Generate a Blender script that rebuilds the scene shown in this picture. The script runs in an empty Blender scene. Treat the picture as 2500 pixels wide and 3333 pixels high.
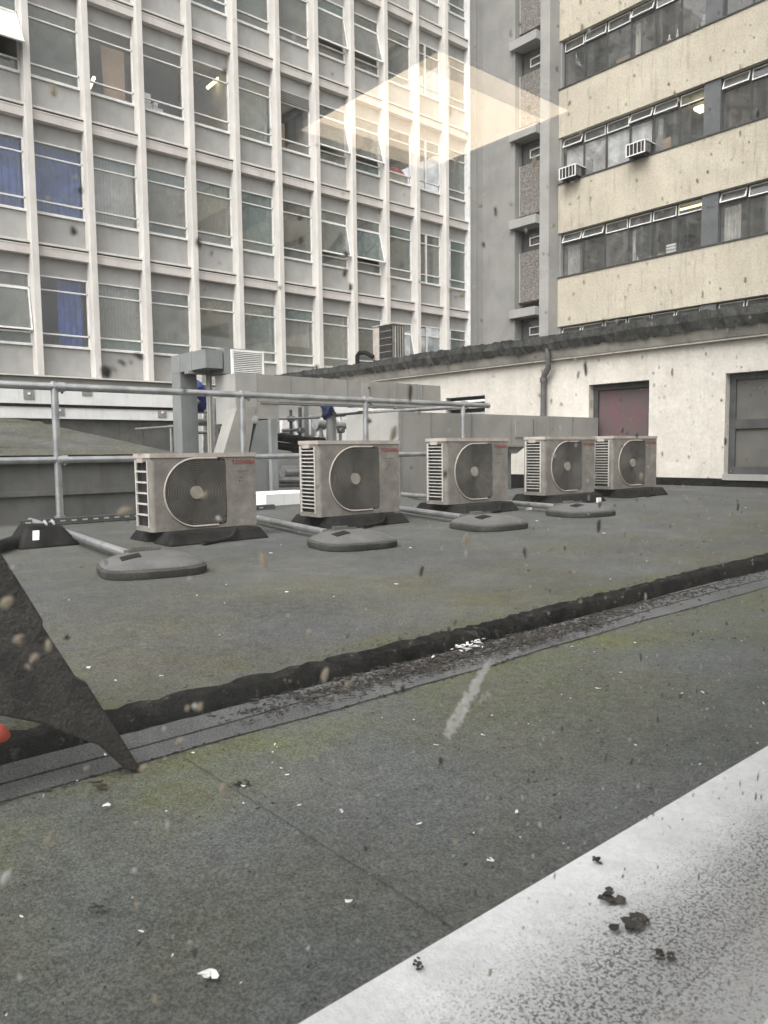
import bpy, bmesh, math, random
from mathutils import Vector, Matrix
random.seed(7)
R = math.radians
scene = bpy.context.scene
COL = scene.collection

# ------------------------------------------------------------------ camera
H = 0.63                      # eye height above the upper roof
AX = Matrix(((0.75911488, -0.0606176, 0.64812815),
             (-0.6508606, -0.0535732, 0.75730469),
             (-0.0111837, -0.99672234, -0.08012182)))   # world from (right, down, forward)
cam_d = bpy.data.cameras.new('camera')
cam = bpy.data.objects.new('camera', cam_d); COL.objects.link(cam)
m = Matrix.Identity(4)
for r in range(3):
    m[r][0] = AX[r][0]; m[r][1] = -AX[r][1]; m[r][2] = -AX[r][2]
m[2][3] = H
cam.matrix_world = m
cam_d.sensor_fit = 'HORIZONTAL'; cam_d.sensor_width = 36.0
cam_d.lens = 36.0 * 2502 / 2500
cam_d.clip_start = 0.02; cam_d.clip_end = 1000
cam_d.dof.use_dof = True; cam_d.dof.focus_distance = 7.0; cam_d.dof.aperture_fstop = 20.0
scene.camera = cam

# ------------------------------------------------------------------ sky, sun, exposure
SUN_EL, SUN_AZ = 54, 199      # degrees; azimuth the light comes from
w = bpy.data.worlds.new('World'); scene.world = w; w.use_nodes = True
nt = w.node_tree; nt.nodes.clear()
sky = nt.nodes.new('ShaderNodeTexSky'); sky.sky_type = 'NISHITA'; sky.sun_disc = False
sky.sun_elevation = R(SUN_EL); sky.sun_rotation = R(90 - SUN_AZ)
sky.air_density = 1.0; sky.dust_density = 6.0; sky.ozone_density = 1.0
hs = nt.nodes.new('ShaderNodeHueSaturation'); hs.inputs['Saturation'].default_value = 0.07
bg = nt.nodes.new('ShaderNodeBackground'); bg.inputs['Strength'].default_value = 0.15
ow = nt.nodes.new('ShaderNodeOutputWorld')
nt.links.new(sky.outputs[0], hs.inputs['Color']); nt.links.new(hs.outputs[0], bg.inputs[0]); nt.links.new(bg.outputs[0], ow.inputs[0])
sd = bpy.data.lights.new('sun', 'SUN'); sd.energy = 0.5; sd.angle = R(70); sd.color = (1.0, 0.985, 0.96)
so = bpy.data.objects.new('sun', sd); COL.objects.link(so)
sdir = Vector((math.cos(R(SUN_EL)) * math.cos(R(SUN_AZ)), math.cos(R(SUN_EL)) * math.sin(R(SUN_AZ)), math.sin(R(SUN_EL))))
so.rotation_euler = sdir.to_track_quat('Z', 'Y').to_euler(); so.location = (0, 0, 30)
scene.view_settings.view_transform = 'Standard'; scene.view_settings.look = 'None'
scene.view_settings.gamma = 1.0; scene.view_settings.use_curve_mapping = False
scene.view_settings.exposure = 1.3
scene.cycles.transparent_max_bounces = 24
scene.cycles.max_bounces = 6; scene.cycles.diffuse_bounces = 3; scene.cycles.glossy_bounces = 3

# ------------------------------------------------------------------ pixel -> direction (1659 x 2212 view of the photograph)
def ray(x, y):
    s = 2500 / 1659
    return AX @ Vector((x * s - 1250, y * s - 1666.5, 2502.0))
def P(x, y, ax, val):
    d = ray(x, y); p = d * (val / d[ax]); p.z += H; return p
def Z(x, y, z=0.0):
    d = ray(x, y); p = d * ((z - H) / d.z); p.z += H; return p

# ------------------------------------------------------------------ mesh helpers
class MB:
    def __init__(s): s.v = []; s.f = []; s.mi = []
    def add(s, vs, fs):
        o = len(s.v); s.v += [tuple(v) for v in vs]; s.f += [tuple(i + o for i in f) for f in fs]; return s
    def box(s, a, b):
        x0, y0, z0 = [min(a[i], b[i]) for i in range(3)]; x1, y1, z1 = [max(a[i], b[i]) for i in range(3)]
        return s.add([(x0, y0, z0), (x1, y0, z0), (x1, y1, z0), (x0, y1, z0), (x0, y0, z1), (x1, y0, z1), (x1, y1, z1), (x0, y1, z1)],
                     [(0, 3, 2, 1), (4, 5, 6, 7), (0, 1, 5, 4), (1, 2, 6, 5), (2, 3, 7, 6), (3, 0, 4, 7)])
    def prism(s, bot, top):
        n = len(bot)
        return s.add(list(bot) + list(top), [tuple(reversed(range(n))), tuple(range(n, 2 * n))] + [(i, (i + 1) % n, n + (i + 1) % n, n + i) for i in range(n)])
    def extr(s, pts, d):     # polygon pts (3d) extruded by vector d
        d = Vector(d); return s.prism(pts, [Vector(p) + d for p in pts])
    def tube(s, pts, r, n=10, cap=True):
        pts = [Vector(p) for p in pts]; o = len(s.v); rr = r if isinstance(r, (list, tuple)) else [r] * len(pts)
        up = None
        for i, p in enumerate(pts):
            t = (pts[min(i + 1, len(pts) - 1)] - pts[max(i - 1, 0)]).normalized()
            if up is None: up = t.orthogonal().normalized()
            up = (up - t * up.dot(t)).normalized(); q = t.cross(up)
            for k in range(n):
                a = 2 * math.pi * k / n
                s.v.append(tuple(p + (up * math.cos(a) + q * math.sin(a)) * rr[i]))
        for i in range(len(pts) - 1):
            for k in range(n):
                a = o + i * n + k; b = o + i * n + (k + 1) % n
                s.f.append((a, b, b + n, a + n))
        if cap:
            s.f.append(tuple(o + k for k in reversed(range(n)))); e = o + (len(pts) - 1) * n
            s.f.append(tuple(e + k for k in range(n)))
        return s
    def mesh(s, name, mat=None, smooth=False):
        me = bpy.data.meshes.new(name); me.from_pydata(s.v, [], s.f); me.validate(); me.update()
        if mat: me.materials.append(mat)
        bm = bmesh.new(); bm.from_mesh(me); bmesh.ops.recalc_face_normals(bm, faces=bm.faces); bm.to_mesh(me); bm.free()
        if smooth:
            for p in me.polygons: p.use_smooth = True
            try: me.set_sharp_from_angle(angle=R(40))
            except Exception: pass
        return me
    def build(s, name, mat, parent=None, smooth=False, bevel=0):
        """vertices are world coordinates; the object's origin goes to the bottom centre of its box"""
        xs = [v[0] for v in s.v]; ys = [v[1] for v in s.v]; zs = [v[2] for v in s.v]
        o = Vector(((min(xs) + max(xs)) / 2, (min(ys) + max(ys)) / 2, min(zs)))
        s.v = [(v[0] - o.x, v[1] - o.y, v[2] - o.z) for v in s.v]
        return inst(s.mesh(name, mat, smooth), name, o, parent, bevel=bevel)

WORLD = {}                     # object -> world location (parents are never rotated before their parts are added)
def inst(me, name, loc, parent=None, rot=(0, 0, 0), bevel=0):
    ob = bpy.data.objects.new(name, me); COL.objects.link(ob)
    WORLD[ob] = Vector(loc)
    if parent: ob.parent = parent; ob.location = Vector(loc) - WORLD[parent]
    else: ob.location = loc
    ob.rotation_euler = rot
    if bevel:
        b = ob.modifiers.new('bevel', 'BEVEL'); b.width = bevel; b.segments = 2; b.limit_method = 'ANGLE'
    return ob
def thing(name, label, cat, loc=(0, 0, 0), group=None):
    o = inst(None, name, loc); o.empty_display_size = 0.1
    return tag(o, label, cat, group)
def tag(o, label, cat, group=None):
    o['label'] = label; o['category'] = cat
    if group: o['group'] = group
    return o
def struct(o): o['kind'] = 'structure'; return o
def stuff(o): o['kind'] = 'stuff'; return o

# ------------------------------------------------------------------ materials
def C(c): return (c[0], c[1], c[2], 1) if isinstance(c, (tuple, list)) else (c, c, c, 1)
def mat(name, c1, c2=None, scale=3.0, rough=0.8, metal=0.0, grain=0.0, gscale=250, bump=0.0, bscale=250,
        streak=0.0, stc=(0.05, 0.05, 0.045), spots=None, spec=0.3, rand=0.0, masks=()):
    """two-colour clouding + grain + vertical dirt streaks; masks = [(colour, axis, centre, halfwidth, softness, noise scale, strength)]"""
    mt = bpy.data.materials.new(name); mt.use_nodes = True; n = mt.node_tree; N = n.nodes; L = n.links
    b = N['Principled BSDF']; b.inputs['Roughness'].default_value = rough; b.inputs['Metallic'].default_value = metal
    b.inputs['Specular IOR Level'].default_value = spec
    geo = N.new('ShaderNodeNewGeometry'); pos = geo.outputs['Position']
    def noise(sc, det=5, vec=pos, r=0.6):
        t = N.new('ShaderNodeTexNoise'); t.inputs['Scale'].default_value = sc; t.inputs['Detail'].default_value = det; t.inputs['Roughness'].default_value = r
        L.new(vec, t.inputs['Vector']); return t.outputs['Fac']
    def rng(v, a, b_, lo=0, hi=1):
        t = N.new('ShaderNodeMapRange'); t.interpolation_type = 'SMOOTHSTEP'
        for k, x in zip(('From Min', 'From Max', 'To Min', 'To Max'), (a, b_, lo, hi)): t.inputs[k].default_value = x
        L.new(v, t.inputs['Value']); return t.outputs[0]
    def math_(op, a, b_=None):
        t = N.new('ShaderNodeMath'); t.operation = op
        for i, x in enumerate((a, b_)):
            if x is None: continue
            if isinstance(x, (int, float)): t.inputs[i].default_value = x
            else: L.new(x, t.inputs[i])
        return t.outputs[0]
    def mix(f, a, b_):
        t = N.new('ShaderNodeMix'); t.data_type = 'RGBA'
        for s, x in ((t.inputs['Factor'], f), (t.inputs['A'], a), (t.inputs['B'], b_)):
            if hasattr(x, 'links') or hasattr(x, 'is_output'): L.new(x, s)
            elif s.type == 'RGBA': s.default_value = C(x)
            else: s.default_value = x
        return t.outputs['Result']
    c2 = c2 if c2 is not None else tuple(0.75 * x for x in C(c1)[:3])
    col = mix(rng(noise(scale), 0.35, 0.68), C(c1), C(c2))
    if rand:
        oi = N.new('ShaderNodeObjectInfo'); t = N.new('ShaderNodeHueSaturation')
        L.new(rng(oi.outputs['Random'], 0, 1, 1 - rand, 1 + rand), t.inputs['Value']); L.new(col, t.inputs['Color']); col = t.outputs[0]
    for mk in masks:
        mc, axis, cen, hw, soft, nsc, stg = mk[:7]
        f = rng(noise(nsc, 6), 0.38, 0.62) if len(mk) == 7 else rng(noise(nsc, 3), mk[7], mk[7] + 0.06)
        if axis is not None:
            sx = N.new('ShaderNodeSeparateXYZ'); L.new(pos, sx.inputs[0])
            d = math_('ABSOLUTE', math_('SUBTRACT', math_('ADD', sx.outputs[axis], math_('MULTIPLY', math_('SUBTRACT', noise(2.2, 3), 0.5), soft)), cen))
            f = math_('MULTIPLY', f, rng(d, hw, hw + soft, 1, 0))
        col = mix(math_('MULTIPLY', f, stg), col, C(mc))
    if streak:
        mp = N.new('ShaderNodeMapping'); mp.inputs['Scale'].default_value = (1, 1, 0.09); L.new(pos, mp.inputs[0])
        f = math_('MULTIPLY', rng(noise(9, 6, mp.outputs[0]), 0.5, 0.8), streak)
        col = mix(f, col, C(stc))
    if grain:
        g = rng(noise(gscale, 3, r=0.75), 0.25, 0.75, 1 - grain, 1 + grain)
        t = N.new('ShaderNodeHueSaturation'); L.new(g, t.inputs['Value']); L.new(col, t.inputs['Color']); col = t.outputs[0]
    if spots:      # (colour, scale, threshold)
        v = N.new('ShaderNodeTexNoise'); v.inputs['Scale'].default_value = spots[1]; v.inputs['Detail'].default_value = 4; L.new(pos, v.inputs['Vector'])
        col = mix(rng(v.outputs['Fac'], spots[2], spots[2] + 0.05), col, C(spots[0]))
    L.new(col, b.inputs['Base Color'])
    if bump:
        bp = N.new('ShaderNodeBump'); bp.inputs['Strength'].default_value = min(1, bump); bp.inputs['Distance'].default_value = 0.02
        L.new(noise(bscale, 5, r=0.7), bp.inputs['Height']); L.new(bp.outputs[0], b.inputs['Normal'])
    return mt

def glass(name, film, film2, fa, refl=0.05, rand=True, rough=0.02, through=False, nscale=2.5):
    """pane: see-through, mirror part by angle, and a dusty film"""
    mt = bpy.data.materials.new(name); mt.use_nodes = True; n = mt.node_tree; N = n.nodes; L = n.links; N.clear()
    out = N.new('ShaderNodeOutputMaterial'); tr = N.new('ShaderNodeBsdfTransparent'); gl = N.new('ShaderNodeBsdfGlossy'); df = N.new('ShaderNodeBsdfTranslucent' if through else 'ShaderNodeBsdfDiffuse')
    gl.inputs['Roughness'].default_value = rough; gl.inputs['Color'].default_value = (1, 1, 1, 1)
    lw = N.new('ShaderNodeLayerWeight'); lw.inputs['Blend'].default_value = 0.5
    pw = N.new('ShaderNodeMath'); pw.operation = 'POWER'; pw.inputs[1].default_value = 5; L.new(lw.outputs['Facing'], pw.inputs[0])
    ma = N.new('ShaderNodeMath'); ma.operation = 'MULTIPLY_ADD'; ma.inputs[1].default_value = 1 - refl; ma.inputs[2].default_value = refl; L.new(pw.outputs[0], ma.inputs[0])
    geo = N.new('ShaderNodeNewGeometry'); ns = N.new('ShaderNodeTexNoise'); ns.inputs['Scale'].default_value = nscale; ns.inputs['Detail'].default_value = 6
    L.new(geo.outputs['Position'], ns.inputs['Vector'])
    mr = N.new('ShaderNodeMapRange'); mr.inputs['From Min'].default_value = 0.3; mr.inputs['From Max'].default_value = 0.7
    mr.inputs['To Min'].default_value = fa[0]; mr.inputs['To Max'].default_value = fa[1]; L.new(ns.outputs['Fac'], mr.inputs['Value'])
    fac = mr.outputs[0]
    if rand:
        oi = N.new('ShaderNodeObjectInfo'); mm = N.new('ShaderNodeMath'); mm.operation = 'MULTIPLY'
        m2 = N.new('ShaderNodeMapRange'); m2.inputs['To Min'].default_value = 0.55; m2.inputs['To Max'].default_value = 1.4; L.new(oi.outputs['Random'], m2.inputs['Value'])
        L.new(fac, mm.inputs[0]); L.new(m2.outputs[0], mm.inputs[1]); fac = mm.outputs[0]
        cm = N.new('ShaderNodeMix'); cm.data_type = 'RGBA'; cm.inputs['A'].default_value = C(film); cm.inputs['B'].default_value = C(film2)
        fr = N.new('ShaderNodeMath'); fr.operation = 'FRACT'; fm = N.new('ShaderNodeMath'); fm.operation = 'MULTIPLY'; fm.inputs[1].default_value = 7.3
        L.new(oi.outputs['Random'], fm.inputs[0]); L.new(fm.outputs[0], fr.inputs[0]); L.new(fr.outputs[0], cm.inputs['Factor']); L.new(cm.outputs['Result'], df.inputs['Color'])
    else: df.inputs['Color'].default_value = C(film)
    m1 = N.new('ShaderNodeMixShader'); L.new(fac, m1.inputs[0]); L.new(tr.outputs[0], m1.inputs[1]); L.new(df.outputs[0], m1.inputs[2])
    m2_ = N.new('ShaderNodeMixShader'); L.new(ma.outputs[0], m2_.inputs[0]); L.new(m1.outputs[0], m2_.inputs[1]); L.new(gl.outputs[0], m2_.inputs[2])
    L.new(m2_.outputs[0], out.inputs[0]); return mt
def emit(name, col, s):
    mt = bpy.data.materials.new(name); mt.use_nodes = True; N = mt.node_tree.nodes; N.clear()
    e = N.new('ShaderNodeEmission'); e.inputs[0].default_value = C(col); e.inputs[1].default_value = s
    o = N.new('ShaderNodeOutputMaterial'); mt.node_tree.links.new(e.outputs[0], o.inputs[0]); return mt
def dirtmat(name, c):
    mt = bpy.data.materials.new(name); mt.use_nodes = True; n = mt.node_tree; N = n.nodes; L = n.links; N.clear()
    d = N.new('ShaderNodeBsdfDiffuse'); t = N.new('ShaderNodeBsdfTranslucent'); o = N.new('ShaderNodeOutputMaterial'); mx = N.new('ShaderNodeMixShader')
    geo = N.new('ShaderNodeNewGeometry'); ns = N.new('ShaderNodeTexNoise'); ns.inputs['Scale'].default_value = 60; L.new(geo.outputs['Position'], ns.inputs['Vector'])
    mi = N.new('ShaderNodeMix'); mi.data_type = 'RGBA'; mi.inputs['A'].default_value = C([x * 0.55 for x in c]); mi.inputs['B'].default_value = C([min(1, x * 1.35) for x in c])
    L.new(ns.outputs['Fac'], mi.inputs['Factor'])
    for q in (d, t): L.new(mi.outputs['Result'], q.inputs['Color'])
    mx.inputs[0].default_value = 0.85; L.new(d.outputs[0], mx.inputs[1]); L.new(t.outputs[0], mx.inputs[2]); L.new(mx.outputs[0], o.inputs[0]); return mt

MOSS = (0.068, 0.070, 0.030)
M_FELT_UP = mat('felt_upper', (0.074, 0.077, 0.076), (0.099, 0.101, 0.100), 1.4, 0.95, grain=0.5, gscale=110, bump=0.7, bscale=90, masks=[((0.085, 0.085, 0.04), None, 0, 0, 0, 0.8, 0.42), ((0.10, 0.093, 0.045), 1, 2.25, 0.3, 0.9, 1.5, 0.75), ((0.10, 0.10, 0.03), 1, 1.9, 0.03, 0.12, 3.5, 0.8), ((0.14, 0.14, 0.137), None, 0, 0, 0, 2.6, 0.35), ((0.05, 0.05, 0.048), None, 0, 0, 0, 1.1, 0.4), ((0.05, 0.05, 0.047), None, 0, 0, 0, 9, 0.3), ((0.15, 0.148, 0.14), None, 0, 0, 0, 23, 0.22)], spec=0.15)
M_FELT_LOW = mat('felt_lower', (0.100, 0.111, 0.108), (0.134, 0.143, 0.142), 1.7, 0.95, grain=0.55, gscale=190, bump=0.7, bscale=150, masks=[((0.115, 0.125, 0.035), 1, 1.53, 0.04, 0.30, 1.9, 0.85), ((0.10, 0.108, 0.05), 1, 1.35, 0.15, 0.5, 1.2, 0.65), ((0.085, 0.09, 0.07), None, 0, 0, 0, 1.2, 0.4), ((0.11, 0.10, 0.085), None, 0, 0, 0, 4.5, 0.3), ((0.06, 0.062, 0.056), None, 0, 0, 0, 12, 0.28), ((0.20, 0.2, 0.195), None, 0, 0, 0, 34, 0.2)], spec=0.15)
M_FELT_STRIP = mat('felt_strip', (0.10, 0.102, 0.102), (0.14, 0.14, 0.138), 4, 0.95, grain=0.6, gscale=200, bump=0.7, bscale=150, spec=0.15)
M_BITUMEN = mat('bitumen', (0.006, 0.006, 0.0057), (0.019, 0.0185, 0.0165), 16, 0.95, bump=0.25, bscale=90, grain=0.8, gscale=120, spec=0.08, masks=[((0.055, 0.055, 0.047), None, 0, 0, 0, 30, 0.6, 0.6)])
M_SLAB = mat('painted_concrete', (0.73, 0.74, 0.745), (0.64, 0.65, 0.655), 3, 0.8, bump=0.4, bscale=120, spec=0.2, grain=0.08, gscale=60,
             masks=[((0.36, 0.365, 0.365), 1, 0.14, 0.25, 0.16, 20, 0.8, 0.2), ((0.05, 0.05, 0.045), 1, 0.14, 0.29, 0.18, 330, 0.85, 0.55), ((0.07, 0.07, 0.06), 1, 0.42, 0.03, 0.07, 200, 0.85, 0.52), ((0.30, 0.30, 0.28), None, 0, 0, 0, 9, 0.2)])
M_CONC = mat('mullion_concrete', (0.67, 0.64, 0.595), (0.58, 0.555, 0.515), 1.3, 0.85, grain=0.12, gscale=60, streak=0.35, stc=(0.27, 0.26, 0.23), bump=0.2, bscale=40)
M_PINK = mat('beam_paint', (0.62, 0.58, 0.545), (0.54, 0.50, 0.465), 1.3, 0.85, grain=0.1, gscale=60, streak=0.2, stc=(0.25, 0.23, 0.21))
M_PANEL = mat('grey_panel', (0.40, 0.394, 0.377), (0.35, 0.344, 0.33), 2.5, 0.6, grain=0.06, gscale=120, rand=0.09, streak=0.25, stc=(0.17, 0.17, 0.16))
M_WFRAME = mat('white_frame', (0.80, 0.79, 0.76), (0.68, 0.67, 0.64), 6, 0.5, streak=0.15, stc=(0.25, 0.24, 0.22))
M_GREYFRAME = mat('grey_frame', (0.33, 0.32, 0.30), (0.25, 0.24, 0.23), 6, 0.6)
M_DFRAME = mat('dark_frame', (0.045, 0.046, 0.046), (0.07, 0.07, 0.068), 6, 0.6)
M_GLASS = glass('window_glass', (0.20, 0.255, 0.24), (0.28, 0.28, 0.245), (0.20, 0.56), 0.06)
M_GLASS_CLEAR = glass('clear_glass', (0.22, 0.25, 0.27), (0.25, 0.26, 0.27), (0.03, 0.12), 0.05)
M_GLASS_W = glass('wing_glass', (0.20, 0.21, 0.205), (0.26, 0.255, 0.235), (0.08, 0.32), 0.06)
M_BEIGE = mat('beige_render', (0.50, 0.455, 0.362), (0.44, 0.40, 0.32), 1.2, 0.9, grain=0.18, gscale=22, bump=0.6, bscale=30, streak=0.62, stc=(0.20, 0.18, 0.145), masks=[((0.36, 0.32, 0.25), None, 0, 0, 0, 0.5, 0.3)])
M_WHITEWALL = mat('white_render', (0.55, 0.52, 0.465), (0.48, 0.45, 0.40), 2.2, 0.9, grain=0.1, gscale=25, bump=0.4, bscale=30, streak=0.3, stc=(0.24, 0.22, 0.19), masks=[((0.40, 0.36, 0.30), None, 0, 0, 0, 7, 0.22)])
M_BASEWALL = mat('base_render', (0.74, 0.74, 0.725), (0.64, 0.64, 0.63), 1.5, 0.9, streak=0.25, stc=(0.25, 0.25, 0.22))
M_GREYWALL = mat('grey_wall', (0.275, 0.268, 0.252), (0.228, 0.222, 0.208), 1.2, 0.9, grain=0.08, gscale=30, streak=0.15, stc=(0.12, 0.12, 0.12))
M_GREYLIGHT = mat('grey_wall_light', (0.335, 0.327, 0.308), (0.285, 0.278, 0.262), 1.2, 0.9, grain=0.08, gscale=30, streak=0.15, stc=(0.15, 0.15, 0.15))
M_PEBBLE = mat('pebble_dash', (0.13, 0.12, 0.11), (0.24, 0.22, 0.20), 14, 0.95, grain=0.5, gscale=28, bump=1.0, bscale=24)
M_DARKWALL = mat('dark_concrete', (0.085, 0.085, 0.079), (0.13, 0.128, 0.117), 1.5, 0.95, streak=0.85, stc=(0.045, 0.045, 0.04), bump=0.3, bscale=40)
M_OLDFELT = mat('old_felt', (0.050, 0.049, 0.046), (0.085, 0.083, 0.077), 2, 0.95, grain=0.6, gscale=26, bump=0.6, bscale=30, masks=[(MOSS, None, 0, 0, 0, 1.5, 0.4)])
M_MOSSEDGE = mat('mossy_edge', (0.016, 0.016, 0.0155), (0.055, 0.054, 0.05), 5, 0.95, grain=0.6, gscale=40, bump=0.5, bscale=40, masks=[((0.035, 0.036, 0.028), None, 0, 0, 0, 2.5, 0.5)])
M_ZINC = mat('galvanised', (0.42, 0.43, 0.43), (0.30, 0.31, 0.31), 5, 0.45, metal=0.75, grain=0.1, gscale=80, spec=0.5)
M_RAIL = mat('galvanised_rail', (0.46, 0.465, 0.465), (0.32, 0.325, 0.325), 7, 0.38, metal=0.8, grain=0.12, gscale=120, spec=0.5)
M_DUCT = mat('duct_sheet', (0.30, 0.29, 0.265), (0.24, 0.232, 0.21), 1.6, 0.65, metal=0.15, grain=0.06, gscale=60, streak=0.35, stc=(0.14, 0.125, 0.10))
M_DUCT2 = mat('duct_sheet_pale', (0.34, 0.333, 0.31), (0.27, 0.262, 0.24), 1.8, 0.65, metal=0.1, streak=0.3, stc=(0.2, 0.18, 0.15))
M_DUCT3 = mat('duct_sheet_blue_grey', (0.22, 0.23, 0.225), (0.17, 0.18, 0.178), 1.8, 0.6, metal=0.2, streak=0.25, stc=(0.1, 0.1, 0.09))
M_DUCTDK = mat('dark_grey_paint', (0.085, 0.085, 0.083), (0.12, 0.12, 0.115), 6, 0.6)
M_LAG = mat('pipe_foil', (0.62, 0.62, 0.60), (0.45, 0.45, 0.44), 12, 0.4, metal=0.6, bump=0.4, bscale=40)
M_ACBODY = mat('ac_casing', (0.255, 0.24, 0.212), (0.175, 0.163, 0.143), 5, 0.55, grain=0.12, gscale=70, streak=0.45, stc=(0.13, 0.105, 0.08), masks=[((0.13, 0.118, 0.10), None, 0, 0, 0, 4, 0.45), ((0.10, 0.09, 0.075), None, 0, 0, 0, 11, 0.4)])
M_ACLID = mat('ac_lid', (0.40, 0.37, 0.33), (0.30, 0.27, 0.235), 6, 0.5, grain=0.1, gscale=70, masks=[((0.30, 0.21, 0.18), None, 0, 0, 0, 9, 0.25)])
M_ACSLAT = mat('ac_slat', (0.46, 0.445, 0.41), (0.36, 0.34, 0.31), 10, 0.5)
M_ACDARK = mat('ac_coil', (0.018, 0.018, 0.017), (0.032, 0.03, 0.027), 10, 0.8, bump=0.3, bscale=200)
M_ACGUARD = mat('fan_guard', (0.135, 0.127, 0.112), (0.09, 0.084, 0.073), 9, 0.6, masks=[((0.10, 0.092, 0.08), None, 0, 0, 0, 5, 0.5)])
M_HUB = mat('fan_hub', (0.28, 0.26, 0.22), (0.21, 0.19, 0.16), 9, 0.6)
M_RED = mat('red_print', (0.25, 0.035, 0.04), (0.20, 0.03, 0.03), 20, 0.6)
M_INK = mat('grey_print', (0.07, 0.065, 0.06), (0.1, 0.09, 0.08), 20, 0.7)
M_RUBBER = mat('black_rubber', (0.007, 0.007, 0.007), (0.014, 0.014, 0.013), 8, 0.85, bump=0.4, bscale=60, masks=[((0.035, 0.034, 0.031), None, 0, 0, 0, 6, 0.4)], spec=0.1)
M_WEIGHT = mat('weight_rubber', (0.088, 0.086, 0.087), (0.118, 0.116, 0.117), 6, 0.85, grain=0.25, gscale=150, bump=0.4, bscale=120, masks=[((0.075, 0.075, 0.04), None, 0, 0, 0, 5, 0.35)])
M_PLASTIC = mat('black_plastic', (0.008, 0.0078, 0.0072), (0.02, 0.0185, 0.0168), 9, 0.6, grain=0.6, gscale=170, bump=0.5, bscale=90, masks=[((0.075, 0.07, 0.062), None, 0, 0, 0, 11, 0.5), ((0.055, 0.05, 0.043), None, 0, 0, 0, 40, 0.4)])
M_ORANGE = mat('red_orange_plastic', (0.60, 0.10, 0.055), (0.5, 0.08, 0.05), 10, 0.5)
M_WHITE = mat('white_fluff', (0.75, 0.75, 0.73), (0.6, 0.6, 0.58), 30, 0.9)
M_LEAF = mat('dead_leaf', (0.02, 0.018, 0.015), (0.06, 0.05, 0.04), 40, 0.85, rand=0.3)
M_MAROON = mat('maroon_board', (0.115, 0.066, 0.07), (0.085, 0.075, 0.073), 3, 0.8, streak=0.2)
M_BOARD = mat('grey_board', (0.085, 0.083, 0.075), (0.11, 0.105, 0.093), 3, 0.8, streak=0.2)
M_INT = mat('interior_wall', (0.5, 0.48, 0.42), (0.42, 0.41, 0.37), 1, 0.9)
M_INTD = mat('interior_floor', (0.16, 0.15, 0.14), (0.12, 0.115, 0.11), 1, 0.9)
M_BLUE = mat('blue_curtain_cloth', (0.055, 0.11, 0.32), (0.03, 0.06, 0.18), 3, 0.9, streak=0.5, stc=(0.16, 0.23, 0.42))
M_NET = mat('pale_cloth', (0.62, 0.60, 0.55), (0.55, 0.53, 0.48), 4, 0.9)
M_BLIND = mat('blind_fabric', (0.62, 0.62, 0.61), (0.52, 0.52, 0.51), 4, 0.9)
M_CARD = mat('cardboard', (0.42, 0.30, 0.18), (0.36, 0.26, 0.16), 5, 0.9)
M_BLUEBAG = mat('blue_plastic_bag', (0.02, 0.032, 0.13), (0.035, 0.055, 0.2), 14, 0.6)
M_TUBE = emit('fluorescent', (1, 0.86, 0.42), 2.2)
M_PANE = glass('near_pane', (0.55, 0.55, 0.52), (0.5, 0.5, 0.5), (0.003, 0.045), 0.045, rand=False, rough=0.0, through=True, nscale=14)
M_LED = emit('led_panel', (1.0, 0.80, 0.56), 2.7)
M_GROUND = mat('yard_paving', (0.12, 0.12, 0.115), (0.09, 0.09, 0.085), 0.6, 0.95)

# ================================================================== SETTING
VF, UF, UW = 21.1, 24.17, 10.9          # planes: office front (V), beige wing front (U), white annexe wall (U)
struct(MB().box((-150, -150, -6.3), (150, 150, -6.0)).build('ground', M_GROUND))
def roofz(u): return max(0.0, min(0.055, 0.011 * (u - 3.0)))
EDGE = 1.80; LOWZ = -0.06; KERB0 = 6.92
# upper roof: a thick deck, gently rising to the right, its front edge an uneven rounded felt lip
b = MB(); us = [-7 + 0.035 * i for i in range(520)]; us = [u for u in us if u < UW] + [UW]
prof = []
for u in us:
    j = 0.010 * math.sin(u * 2.1) + 0.004 * math.sin(u * 5.3 + 1) + random.uniform(-0.003, 0.003); z = roofz(u)
    e = EDGE + j + (0.05 if u > 2.6 else 0.05 * max(0, (u - 1.2) / 1.4))
    prof.append([(u, e + 0.02, -6), (u, e - 0.012 + random.uniform(-0.004, 0.004), LOWZ - 0.02), (u, e - 0.004 + random.uniform(-0.003, 0.003), LOWZ + z + 0.03 + random.uniform(-0.003, 0.003)), (u, e + 0.010 + random.uniform(-0.004, 0.004), z - 0.010 + random.uniform(-0.002, 0.002)), (u, e + 0.035 + random.uniform(0, 0.03), z), (u, e + 0.6, z + 0.004 * math.sin(u * 1.3)), (u, 4.2, z), (u, KERB0 - 0.16, z), (u, KERB0, z + 0.02), (u, KERB0, -6)])
n = len(prof[0])
for q in prof: b.v += q
for i in range(len(prof) - 1):
    for k in range(n - 1):
        a = i * n + k; b.f.append((a, a + n, a + n + 1, a + 1))
b.f.append(tuple(range(n))); b.f.append(tuple(reversed(range((len(prof) - 1) * n, len(prof) * n))))
upper = struct(b.build('upper_roof', M_FELT_UP, smooth=True)); upper.data.materials.append(M_BITUMEN)
for p in upper.data.polygons:
    if p.index < (len(prof) - 1) * (n - 1) and (p.index % (n - 1)) in (0, 1, 2): p.material_index = 1
    elif p.index < (len(prof) - 1) * (n - 1) and (p.index % (n - 1)) == 3: p.material_index = 1
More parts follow.
